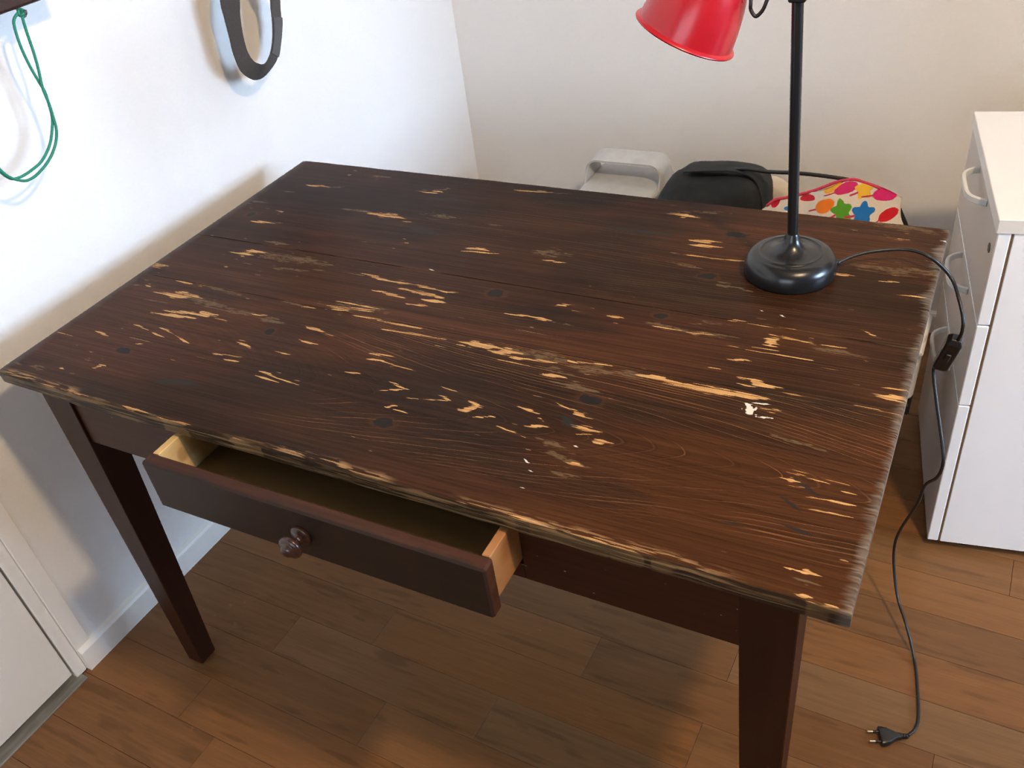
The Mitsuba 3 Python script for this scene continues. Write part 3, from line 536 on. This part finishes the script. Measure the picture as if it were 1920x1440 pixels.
put('desk_lamp__pole', tube([(BX, BY, H + 0.064), (BX - 0.0010, BY, H + 0.09), (1.0703, BY, 1.145), pole_top], 0.0075, 6, 28), 'lamp_black', 50)
put('desk_lamp__finial', moved(lathe([(0, 0.0), (0.0095, 0.0), (0.0105, 0.004), (0.0095, 0.010), (0.005, 0.015), (0, 0.0165)], 32), trimesh.transformations.translation_matrix(pole_top)), 'lamp_black', 40)
put('desk_lamp__arm', join(tube([(1.0720, BY, 1.1505), (1.045, BY, 1.1505), (1.012, BY, 1.1500), (1.0000, BY, 1.1500)], 0.0045, 4, 16), cbox(1.060, 1.082, BY - 0.011, BY + 0.011, 1.1440, 1.160, 0.002)), 'lamp_black', 40)
SA, RC = np.array(SHADE_AXIS), np.array(RIM)
outer = [(0.0700, 0.0), (0.0722, 0.0006), (0.0732, 0.0022), (0.0722, 0.0040), (0.0698, 0.0050), (0.0682, 0.0062), (0.0676, 0.012), (0.0662, 0.024), (0.0640, 0.038), (0.0612, 0.052), (0.0576, 0.066), (0.0532, 0.080), (0.0475, 0.094), (0.0405, 0.107), (0.0320, 0.118), (0.0235, 0.126), (0.0215, 0.128),
         (0.0215, 0.160), (0.0195, 0.163), (0, 0.164)]
inner = [(0.0690, 0.0), (0.0672, 0.004), (0.0664, 0.012), (0.0650, 0.024), (0.0600, 0.052), (0.0520, 0.080), (0.0390, 0.107), (0.020, 0.124), (0, 0.126)]
SF = axis_frame(SA, RC)
put('desk_lamp__shade', moved(lathe(outer + [(0, 0.126)][:0], 96), SF), 'lamp_red', 45, label='glossy red metal bell shade')
put('desk_lamp__shade__lining', moved(lathe(inner, 96), SF), 'lamp_inside', 45)
put('desk_lamp__bracket', cbox(0.982, 1.0020, BY - 0.007, BY + 0.007, 1.1415, 1.1560, 0.0015), 'lamp_red')
lp = np.array(BRACKET)[3:]
put('desk_lamp__cable_loop', tube([lp[0] + (-0.002, 0, 0.02)] + [tuple(q + (0, -0.008, 0)) for q in lp] + [lp[-1] + (0.004, 0, 0.018)], 0.0024, 8, 12), 'cable_black', True)
put('desk_lamp__cord', tube(LEAD_UP, 0.0026, 10, 12), 'cable_black', True, label='thin black lamp cord hanging over the right table edge')
put('desk_lamp__cord_grommet', moved(lathe([(0, 0), (0.0055, 0), (0.0055, 0.004), (0.004, 0.008), (0.0034, 0.0085), (0, 0.0085)], 24), axis_frame((0.92, 0.34, 0.12), (1.1455, 0.6300, 0.7625))), 'lamp_black', 40)
s0, s1 = np.array(SWITCH)
ax = (s1 - s0) / np.linalg.norm(s1 - s0)
SW = axis_frame(ax, s0)
sw = m3.Manifold.hull(m3.Manifold.batch_hull([m3.Manifold.sphere(0.003, 12).translate([x, y, z]) for x in (-0.0085, 0.0085) for y in (-0.0075, 0.0075) for z in (0.006, np.linalg.norm(s1 - s0) - 0.006)] + [m3.Manifold.sphere(0.002, 12).translate([x, y, z]) for x in (-0.0055, 0.0055) for y in (-0.005, 0.005) for z in (-0.002, np.linalg.norm(s1 - s0) + 0.002)]))
put('desk_lamp__switch', moved(sw, SW), 'black_plastic', 30, label='black in-line cord switch')
put('desk_lamp__switch__rocker', moved(rbox(-0.0040, 0.0040, -0.0135, -0.0095, 0.026, 0.046, 0.0015, 12), SW), 'black_plastic', 30)
put('desk_lamp__cord_001', tube([tuple(s1 - ax * 0.006)] + LEAD_DOWN, 0.0026, 10, 12), 'cable_black', True)
# plug lying on the floor
P = np.array(PLUG)
pd = (P[2] - P[1]); pd[2] = 0; pd /= np.linalg.norm(pd)
PF = np.eye(4); PF[:3, 0] = pd; PF[:3, 1] = np.cross([0, 0, 1], pd); PF[:3, 3] = P[2] * [1, 1, 0] + [0, 0, 0.0078]
def plug_section(x, w, h):
    a = np.arange(24) * 2 * np.pi / 24
    s = lambda t: np.sign(t) * np.abs(t) ** 0.55
    return np.c_[np.full(24, x), s(np.cos(a)) * w, s(np.sin(a)) * h]
secs = [plug_section(x, w, h) for x, w, h in ((0.0, 0.0165, 0.0060), (-0.0012, 0.0175, 0.0068), (-0.006, 0.0172, 0.0070), (-0.013, 0.0150, 0.0070), (-0.020, 0.0105, 0.0065), (-0.026, 0.0070, 0.0058), (-0.030, 0.0058, 0.0052), (-0.034, 0.0055, 0.0050))]
pb = trimesh.util.concatenate([hull(np.vstack([a, b])) for a, b in zip(secs[:-1], secs[1:])])
put('desk_lamp__plug', moved(join(pb, *[moved(tri(m3.Manifold.cylinder(0.0032, 0.0052 - 0.0004 * i, 0.0049 - 0.0004 * i, 20)), trimesh.transformations.translation_matrix((-0.0345 - 0.0042 * i, 0, 0)) @ trimesh.transformations.rotation_matrix(-np.pi / 2, [0, 1, 0])) for i in range(3)]), PF), 'black_plastic', 30, label='black two-pin plug on the floor')
for i, s in enumerate((-1, 1)):
    put(num('desk_lamp__plug__pin', i), moved(join(tube([(-0.001, s * 0.0093, 0), (0.0095, s * 0.0092, 0)], 0.0021, 2, 14)), PF), 'black_plastic', 40)
    put(num('desk_lamp__plug__pin_tip', i), moved(join(tube([(0.0093, s * 0.0092, 0), (0.0175, s * 0.0091, 0), (0.0186, s * 0.0091, 0)], 0.0022, 2, 14)), PF), 'brass', 40)

# ---------------------------------------------------------------- white drawer cabinet
note('drawer_cabinet', 'white three-drawer office cabinet standing right of the table', 'cabinet')
CAB = turn_z(0.1723, (1.3573, 0.8429, 0))
def cab(m): return moved(m, CAB)
WID, DEP = 0.435, 0.62
put('drawer_cabinet__top', cab(cbox(-0.0035, DEP, -0.0035, WID + 0.0035, 0.7290, 0.7541, 0.0012)), 'cabinet_top')
put('drawer_cabinet__side_panel', cab(cbox(0.0235, DEP - 0.003, 0.0, 0.018, 0.020, 0.7285, 0.0012)), 'cabinet_white')
put('drawer_cabinet__side_panel_001', cab(cbox(0.0235, DEP - 0.003, WID - 0.018, WID, 0.020, 0.7285, 0.0012)), 'cabinet_white')
put('drawer_cabinet__back_panel', cab(cbox(DEP - 0.02, DEP - 0.003, 0.018, WID - 0.018, 0.020, 0.7285, 0.0012)), 'cabinet_white')
put('drawer_cabinet__bottom_panel', cab(cbox(0.0235, DEP - 0.02, 0.018, WID - 0.018, 0.020, 0.038, 0.0012)), 'cabinet_white')
put('drawer_cabinet__carcass_edge', cab(cbox(0.0200, 0.0232, 0.0012, 0.0178, 0.022, 0.7280, 0)), 'edge_brown', label='thin brown panel edge behind the drawer fronts')
for i, (z0, z1) in enumerate(((0.5531, 0.7280), (0.3776, 0.5511), (0.0205, 0.3756))):
    d = num('drawer_cabinet__drawer', i)
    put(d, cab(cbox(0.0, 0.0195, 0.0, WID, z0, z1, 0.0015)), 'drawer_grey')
    zc = z1 - 0.0165
    t = np.linspace(0, 1, 25)
    bb = 0.2055 + (t - 0.5) * 0.134
    out = -0.030 * (1 - np.abs(2 * t - 1) ** 5)
    put(d + '__handle', cab(sweep(np.c_[out, bb, np.full(25, zc)], rect(0.0065, 0.0125, 0.0015))), 'handle_grey', 30, label='pale grey bow handle')
    put(d + '__box', cab(cbox(0.0195, 0.5, 0.03, WID - 0.03, z0 + 0.02, z1 - 0.03, 0)), 'cabinet_white')
put('drawer_cabinet__drawer__lock', cab(moved(lathe([(0, 0), (0.0085, 0), (0.0085, 0.0012), (0.006, 0.0022), (0, 0.0018)], 28), axis_frame((-1, 0, 0), (0.0002, 0.040, 0.6800)))), 'metal_lock', 40, label='small dark cabinet lock')
for i, (a, b) in enumerate(((0.07, 0.03), (0.55, 0.03), (0.07, WID - 0.03), (0.55, WID - 0.03))):
    put(num('drawer_cabinet__foot', i), cab(moved(lathe([(0, 0), (0.012, 0), (0.013, 0.004), (0.013, 0.0205), (0, 0.0205)], 24), trimesh.transformations.translation_matrix((a, b, 0)))), 'black_plastic', 40)

# ---------------------------------------------------------------- things behind the table
# computer tower with a looped handle
note('computer_tower', 'light grey metal computer tower with looped carrying handle, on the floor behind the table', 'computer')
tx0, tx1, ty0, ty1 = 0.3880, 0.5950, 1.08, 1.52
put('computer_tower__body', rbox(tx0, tx1, ty0, ty1, 0.03, 0.462, 0.012), 'tower_grey', 30)
def handle_loop(y0, y1):
    r, th, z0, z1 = 0.030, 0.0045, 0.440, 0.5165
    arc = [(tx0 + th / 2, z0)] + [(tx0 + th / 2 + r - r * math.cos(a), z1 - r + r * math.sin(a)) for a in np.linspace(0, np.pi / 2, 9)] + [(tx1 - th / 2 - r + r * math.sin(a), z1 - r + r * math.cos(a)) for a in np.linspace(0, np.pi / 2, 9)] + [(tx1 - th / 2, z0)]
    arc = np.array(arc)
    left = np.c_[arc[:, 0], np.full(len(arc), y0), arc[:, 1]]
    flare = np.where(arc[:, 1] < 0.48, (0.48 - arc[:, 1]) * 0.6, 0)
    left[:, 1] -= flare
    right = np.c_[arc[:, 0], np.full(len(arc), y1), arc[:, 1]]
    right[:, 1] += flare
    return band(left, right, th)
put('computer_tower__handle', handle_loop(1.405, 1.485), 'tower_grey', 35)
put('computer_tower__handle_001', handle_loop(1.115, 1.195), 'tower_grey', 35)
for i, y in enumerate((1.12, 1.44)):
    put(num('computer_tower__foot', i), rbox(tx0 + 0.005, tx1 - 0.005, y, y + 0.05, 0.0, 0.036, 0.008), 'tower_grey', 30)

def lump(man, amp, freq, seed, edge=0.02):
    m = tri(man.refine_to_length(edge))
    m.merge_vertices()
    n = m.vertex_normals.copy()
    v = m.vertices.copy()
    q = v * freq + seed
    d = (meshkit.fbm(q) if hasattr(meshkit, 'fbm') else 0)
    d = np.asarray(d, float)
    d = d - d.mean()
    m.vertices = v + n * (d * amp)[:, None]
    trimesh.smoothing.filter_taubin(m, iterations=6)
    m.vertices[:, 2] = np.maximum(m.vertices[:, 2], 0.0)
    return m
bag = m3.Manifold.batch_hull([m3.Manifold.sphere(r, 20).translate(list(c)) for r, c in ((0.03, (0.645, 1.23, 0.03)), (0.03, (0.865, 1.23, 0.03)), (0.03, (0.645, 1.38, 0.03)), (0.03, (0.865, 1.38, 0.03)),
      (0.05, (0.665, 1.27, 0.45)), (0.045, (0.695, 1.30, 0.527)), (0.045, (0.845, 1.29, 0.534)), (0.04, (0.850, 1.27, 0.46)), (0.04, (0.700, 1.37, 0.515)), (0.04, (0.840, 1.37, 0.52)))])
note('duffel_bag', 'dark charcoal soft bag standing between the computer tower and the floral bag', 'bag')
put('duffel_bag__body', lump(bag, 0.030, 7.0, 3.0), 'bag_cloth', True)
put('duffel_bag__strap', band(*[spline(q, 6) for q in (np.array([(0.70, 1.268, 0.575), (0.76, 1.262, 0.586), (0.82, 1.262, 0.590), (0.868, 1.262, 0.572), (0.888, 1.260, 0.50), (0.890, 1.258, 0.40)]),
      np.array([(0.70, 1.298, 0.577), (0.76, 1.292, 0.588), (0.82, 1.292, 0.592), (0.872, 1.292, 0.574), (0.894, 1.290, 0.50), (0.896, 1.288, 0.40)]))], 0.003), 'bag_cloth', 30)

put('cloth_bundle', lump(m3.Manifold.batch_hull([m3.Manifold.sphere(r, 16).translate(list(c)) for r, c in ((0.03, (0.865, 1.50, 0.03)), (0.03, (0.95, 1.50, 0.03)), (0.03, (0.870, 1.50, 0.42)), (0.028, (0.858, 1.49, 0.447)), (0.025, (0.890, 1.49, 0.425)))]), 0.03, 9.0, 8.0),
    'cream_cloth', True, label='cream cloth bundle peeking out between dark bag and floral bag', category='cloth')

# floral tote: a soft flat bag, wider towards the floor
OUT = [(0.880, 0.0), (0.868, 0.30), (0.882, 0.510), (0.920, 0.550), (0.960, 0.563), (1.005, 0.582), (1.0516, 0.608), (1.0822, 0.615), (1.1245, 0.604), (1.1775, 0.586), (1.192, 0.545), (1.232, 0.495), (1.262, 0.440), (1.268, 0.30), (1.255, 0.0)]
def tote_sheet():
    nx, nz = 60, 80
    left = [p for p in OUT if p[0] <= 0.890][:3]
    zs_r = np.array([p[1] for p in OUT[9:]])[::-1]; xs_r = np.array([p[0] for p in OUT[9:]])[::-1]
    zs_l = np.array([p[1] for p in left]); xs_l = np.array([p[0] for p in left])
    top_x = np.array([p[0] for p in OUT[2:10]]); top_z = np.array([p[1] for p in OUT[2:10]])
    verts, uvs = [], []
    for side in (0, 1):
        for i in range(nz):
            t = i / (nz - 1)
            for j in range(nx):
                s = j / (nx - 1)
                # height of the column's top, then the width at that height
                xt = top_x[0] + s * (top_x[-1] - top_x[0])
                zt = np.interp(xt, top_x, top_z)
                z = t * zt
                xl, xr = np.interp(z, zs_l, xs_l), np.interp(z, zs_r, xs_r)
                k = max(0.0, (t - 0.75) / 0.25)
                x = (xl + s * (xr - xl)) * (1 - k) + xt * k
                belly = 0.075 * math.sin(np.pi * min(max(s, 0), 1)) ** 0.6 * (1 - t ** 3) + 0.004
                fold = 0.010 * math.sin(9 * s + 5 * t + 1.3) * math.sin(np.pi * s) * (0.4 + 0.6 * t) + 0.006 * math.sin(23 * s - 7 * t) * t * math.sin(np.pi * s)
                y = 1.165 + 0.06 * t + (-1 if side == 0 else 1) * belly * 0.85 + fold
                verts.append([x, y, z]); uvs.append([x, z])
    f = []
    N = nx * nz
    for i in range(nz - 1):
        for j in range(nx - 1):
            a = i * nx + j
            f += [[a, a + 1, a + nx + 1], [a, a + nx + 1, a + nx], [N + a, N + a + nx + 1, N + a + 1], [N + a, N + a + nx, N + a + nx + 1]]
    for i in range(nz - 1):
        for j in (0, nx - 1):
            a, b = i * nx + j, (i + 1) * nx + j
            f += [[a, b, N + b], [a, N + b, N + a]] if j == 0 else [[a, N + b, b], [a, N + a, N + b]]
    return trimesh.Trimesh(verts, f, process=False), np.array(uvs)
LEAVES = [  # x, z, length, width, angle, colour, kind (0 leaf, 1 flower)
    (1.0433, 0.6003, 0.0194, 0.0074, 0.541, (0.8, 0.42, 0.06), 0),
    (1.0692, 0.5994, 0.0233, 0.0111, 0.367, (0.62, 0.035, 0.16), 0),
    (1.1045, 0.5982, 0.0154, 0.0164, 0.454, (0.85, 0.5, 0.05), 1),
    (1.1454, 0.5893, 0.0233, 0.0137, 0.105, (0.7, 0.03, 0.17), 0),
    (0.9796, 0.5750, 0.0099, 0.0074, 0.105, (0.1, 0.36, 0.05), 0),
    (0.9923, 0.5660, 0.0176, 0.0069, 0.314, (0.55, 0.03, 0.05), 0),
    (1.0321, 0.5633, 0.0216, 0.0132, 0.593, (0.85, 0.22, 0.03), 0),
    (1.0682, 0.5554, 0.0176, 0.0211, 0.628, (0.1, 0.33, 0.03), 1),
    (1.1095, 0.5531, 0.0189, 0.0201, 0.279, (0.02, 0.17, 0.5), 1),
    (1.1581, 0.5492, 0.0216, 0.0116, 0.663, (0.62, 0.02, 0.03), 0),
    (0.9238, 0.5448, 0.0128, 0.0074, 0.977, (0.55, 0.02, 0.05), 0),
    (0.9510, 0.5380, 0.0066, 0.0042, 0.105, (0.03, 0.2, 0.5), 0),
    (0.895, 0.459, 0.020, 0.0157, -0.38, (0.62, 0.035, 0.16), 0),
    (0.977, 0.472, 0.020, 0.0113, -0.43, (0.85, 0.22, 0.03), 1),
    (1.045, 0.470, 0.020, 0.0139, -0.30, (0.1, 0.33, 0.03), 0),
    (1.124, 0.470, 0.020, 0.0130, 0.32, (0.02, 0.17, 0.5), 1),
    (1.209, 0.470, 0.020, 0.0127, -0.26, (0.8, 0.45, 0.05), 0),
    (0.897, 0.365, 0.020, 0.0162, 0.51, (0.62, 0.035, 0.16), 1),
    (0.971, 0.378, 0.020, 0.0133, 0.40, (0.85, 0.22, 0.03), 0),
    (1.042, 0.353, 0.020, 0.0114, 0.65, (0.1, 0.33, 0.03), 1),
    (1.129, 0.375, 0.020, 0.0145, 0.03, (0.02, 0.17, 0.5), 0),
    (1.200, 0.368, 0.020, 0.0160, 0.07, (0.8, 0.45, 0.05), 1),
    (0.908, 0.268, 0.020, 0.0158, 0.15, (0.62, 0.035, 0.16), 0),
    (0.979, 0.260, 0.020, 0.0137, -0.22, (0.85, 0.22, 0.03), 1),
    (1.042, 0.251, 0.020, 0.0149, 0.09, (0.1, 0.33, 0.03), 0),
    (1.133, 0.275, 0.020, 0.0127, 0.77, (0.02, 0.17, 0.5), 1),
    (1.202, 0.273, 0.020, 0.0129, -0.24, (0.8, 0.45, 0.05), 0),
    (0.893, 0.155, 0.020, 0.0142, -0.35, (0.62, 0.035, 0.16), 1),
    (0.965, 0.175, 0.020, 0.0107, 0.09, (0.85, 0.22, 0.03), 0),
    (1.050, 0.169, 0.020, 0.0135, 0.72, (0.1, 0.33, 0.03), 1),
    (1.130, 0.167, 0.020, 0.0143, 0.16, (0.02, 0.17, 0.5), 0),
    (1.209, 0.157, 0.020, 0.0148, 0.22, (0.8, 0.45, 0.05), 1),
]
def tote_colour(p, n, uv):
    x, z = uv.x, uv.y
    c = mix((0.70, 0.62, 0.52), (0.78, 0.70, 0.60), noise(p.x * 700, p.y * 700, p.z * 700))
    for lx, lz, a, b, ang, col, kind in LEAVES:
        ca, sa = math.cos(ang), math.sin(ang)
        u, v = ((x - lx) * ca + (z - lz) * sa) / a, (-(x - lx) * sa + (z - lz) * ca) / b
        r = dr.sqrt(u * u + v * v)
        if kind == 1:
            r = r - 0.22 * dr.cos(5 * dr.atan2(v, u))
        stem = smoothstep(0.18, 0.05, dr.abs(v)) * smoothstep(-2.0, -1.8, u) * smoothstep(-0.5, -0.7, u) if kind == 1 or a > 0.02 else mi.Float(0)
        c = mix(c, (0.48, 0.035, 0.09), stem)
        c = mix(c, col, smoothstep(1.05, 0.93, r + 0.08 * (noise(x * 400, z * 400) - 0.5)))
    return c
scene['tote_print'] = principled(proc(tote_colour), 0.85, 0.2)
note('floral_tote_bag', 'white cloth bag printed with coloured leaves and flowers, behind the right end of the table', 'bag')
tm, tuv = tote_sheet()
put('floral_tote_bag__body', tm, 'tote_print', True, uv=tuv)
def tote_edge(x0, x1, n=30):
    top_x = np.array([p[0] for p in OUT[2:10]]); top_z = np.array([p[1] for p in OUT[2:10]])
    xs = np.linspace(x0, x1, n)
    return [(x, 1.225, float(np.interp(x, top_x, top_z)) + 0.001) for x in xs]
put('floral_tote_bag__binding', tube(tote_edge(0.905, 1.135, 14), 0.0032, 4, 10), 'plate_red', True, label='pinkish red edge binding')

put('power_cable', tube(FLEX + [(1.225, 1.27, 0.42), (1.235, 1.33, 0.32), (1.22, 1.36, 0.15), (1.19, 1.40, 0.010), (1.15, 1.50, 0.006), (1.05, 1.58, 0.006)], 0.0042, 8, 12), 'cable_black', True,
    label='black cable arching over the dark bag and the floral bag', category='cable')

# white bin and shoe glimpsed between table and cabinet
note('white_bin', 'small white plastic bin on a low black stool, glimpsed past the right table edge', 'bin')
sx0, sx1, sy0, sy1 = 1.06, 1.277, 0.925, 1.055
put('white_bin__body', rbox(sx0, sx1, sy0, sy1, 0.300, 0.418, 0.012), 'bin_white', 30)
put('white_bin__lid', rbox(sx0 - 0.004, sx1 + 0.005, sy0 - 0.004, sy1 + 0.004, 0.412, 0.424, 0.005), 'bin_white', 30)
put('white_bin__handle', tube([(1.272, 0.955, 0.418), (1.276, 0.965, 0.436), (1.277, 0.990, 0.442), (1.276, 1.015, 0.436), (1.272, 1.025, 0.418)], 0.006, 6, 12), 'bin_white', True)
note('step_stool', 'low black stool under the small white bin, glimpsed past the right table edge', 'stool')
put('step_stool__seat', cbox(1.05, 1.276, 0.915, 1.065, 0.272, 0.2995, 0.004), 'shoe_black')
for i, (x, y) in enumerate(((1.070, 0.923), (1.190, 0.923), (1.070, 1.033), (1.190, 1.033))):
    put(num('step_stool__leg', i), cbox(x, x + 0.024, y, y + 0.024, 0.0, 0.272, 0.002), 'shoe_black')


# unseen couch out of view on the right, placed to block low window light
note('unseen_sofa', 'unseen brown fabric couch right of the table, out of view, blocking low window light', 'unseen_sofa')
fx0, fx1, fy0, fy1 = 2.42, 3.30, -1.75, 0.50
scene['unseen_sofa_cloth'] = principled((0.10, 0.075, 0.055), 0.85, 0.2)
put('unseen_sofa__base', rbox(fx0, fx1, fy0, fy1, 0.08, 0.40, 0.04), 'unseen_sofa_cloth', 40)
put('unseen_sofa__backrest', rbox(fx0, fx0 + 0.24, fy0, fy1, 0.30, 0.98, 0.07), 'unseen_sofa_cloth', 40)
for i, y in enumerate((fy0, fy1 - 0.20)):
    put(num('unseen_sofa__armrest', i), rbox(fx0 + 0.1, fx1, y, y + 0.20, 0.30, 0.64, 0.06), 'unseen_sofa_cloth', 40)
for i in range(2):
    w = (fy1 - fy0 - 0.40) / 2
    put(num('unseen_sofa__cushion', i), rbox(fx0 + 0.20, fx1 + 0.02, fy0 + 0.20 + i * w, fy0 + 0.20 + (i + 1) * w, 0.38, 0.52, 0.05), 'unseen_sofa_cloth', 40)
for i, (x, y) in enumerate(((fx0 + 0.05, fy0 + 0.05), (fx0 + 0.05, fy1 - 0.10), (fx1 - 0.10, fy0 + 0.05), (fx1 - 0.10, fy1 - 0.10))):
    put(num('unseen_sofa__leg', i), cbox(x, x + 0.05, y, y + 0.05, 0.0, 0.10, 0.003), 'shoe_black')

# unseen shelving out of view, placed to shade the back wall from the window
note('unseen_bookcase', 'unseen tall brown shelving at the back wall, out of view, shading it from window light', 'unseen_bookcase')
scene['unseen_bookcase_wood'] = principled((0.20, 0.12, 0.06), 0.5, 0.3)
kx0, kx1, ky0, ky1 = 2.10, 2.90, 1.34, 1.655
for i, x in enumerate((kx0, kx1 - 0.02)):
    put(num('unseen_bookcase__side_panel', i), room(cbox(x, x + 0.02, ky0, ky1, 0.0, 1.60, 0.001)), 'unseen_bookcase_wood')
put('unseen_bookcase__back_panel', room(cbox(kx0 + 0.02, kx1 - 0.02, ky1 - 0.01, ky1, 0.0, 1.60, 0.001)), 'unseen_bookcase_wood')
for i, z in enumerate((0.05, 0.43, 0.81, 1.19, 1.58)):
    put(num('unseen_bookcase__shelf', i), room(cbox(kx0 + 0.02, kx1 - 0.02, ky0, ky1 - 0.01, z, z + 0.02, 0.001)), 'unseen_bookcase_wood')

# ---------------------------------------------------------------- things hanging on the left wall
note('wall_rack', 'dark brown wooden rack on the left wall in the top left corner', 'rack')
put('wall_rack__board', room(rbox(0.055, 0.0755, -0.35, 0.418, 1.2025, 1.31, 0.006)), 'rack_wood', 30)
for i, y in enumerate((-0.25, 0.30)):
    put(num('wall_rack__spacer', i), room(cbox(WALL, 0.056, y - 0.02, y + 0.02, 1.232, 1.285, 0.002)), 'rack_wood')
put('wall_rack__hook_001', tube([(-0.064, 0.117, 1.215), (-0.058, 0.117, 1.199), (-0.0520, 0.117, 1.1915), (-0.0460, 0.118, 1.1935), (-0.0445, 0.118, 1.1985)], 0.0022, 6, 12), 'steel', True)
put('wall_rack__hook', tube([(-0.062, 0.3320, 1.215), (-0.056, 0.3320, 1.199), (-0.0500, 0.3330, 1.1915), (-0.0440, 0.3345, 1.1935), (-0.0425, 0.3350, 1.1985)], 0.0022, 6, 12), 'steel', True)
note('green_cord', 'green cord loop hanging from the dark wall rack', 'cord')
put('green_cord__strand', tube([(-0.0530, 0.3345, 1.1965)] + CORD_ONE + [(-0.0560, 0.165, 1.050), (-0.0560, 0.148, 1.110), (-0.0555, 0.130, 1.160), (-0.0535, 0.115, 1.194)], 0.0022, 8, 12), 'cord_green', True)
put('green_cord__strand_001', tube([(-0.0500, 0.3340, 1.1975)] + CORD_TWO + [(-0.0520, 0.168, 1.058), (-0.0515, 0.152, 1.115), (-0.0510, 0.134, 1.165), (-0.0515, 0.119, 1.195)], 0.0022, 8, 12), 'cord_green', True)
rings = [moved(trimesh.creation.torus(0.0052, 0.0024, major_sections=20, minor_sections=10), trimesh.transformations.rotation_matrix(a, ax_)) for a, ax_ in ((0.4, (1, 0, 0)), (1.5, (1, 0.4, 0)), (1.2, (0.2, 1, 0.3)))]
put('green_cord__knot', moved(join(*rings), trimesh.transformations.translation_matrix((-0.0515, 0.3335, 1.1945))), 'cord_green', True)

note('hanging_strap', 'dark grey-brown strap hanging in a loop on the left wall', 'strap')
sl = [q[0] for q in STRAP]; sr = [q[1] for q in STRAP]
top_l = [(-0.049, 0.792, 1.226), (-0.0465, 0.767, 1.151)]; top_r = [(-0.049, 0.832, 1.231), (-0.0455, 0.812, 1.141)]
end_l = [(-0.0580, 0.895, 1.131), (-0.053, 0.832, 1.227)]; end_r = [(-0.0260, 0.847, 1.121), (-0.020, 0.822, 1.223)]
SL, SR = spline(top_l + sl + end_l, 8), spline(top_r + sr + end_r, 8)
put('hanging_strap__band', band(SL, SR, 0.0022), 'strap_fabric', 40)
i0, i1 = (2 + 8) * 8, (2 + 10) * 8 + 4
off = np.array([0.0, 0.0031, 0.0])
put('hanging_strap__patch', band(SL[i0:i1] + off, SR[i0:i1] + off, 0.003), 'strap_patch', 40, label='stitched end piece')
put('wall_hook', tube([(-0.138, 0.827, 1.253), (-0.083, 0.822, 1.246), (-0.039, 0.818, 1.233), (-0.017, 0.816, 1.229), (-0.009, 0.815, 1.241)], 0.004, 6, 14), 'steel', True,
    label='steel wall hook holding the dark strap', category='hook')
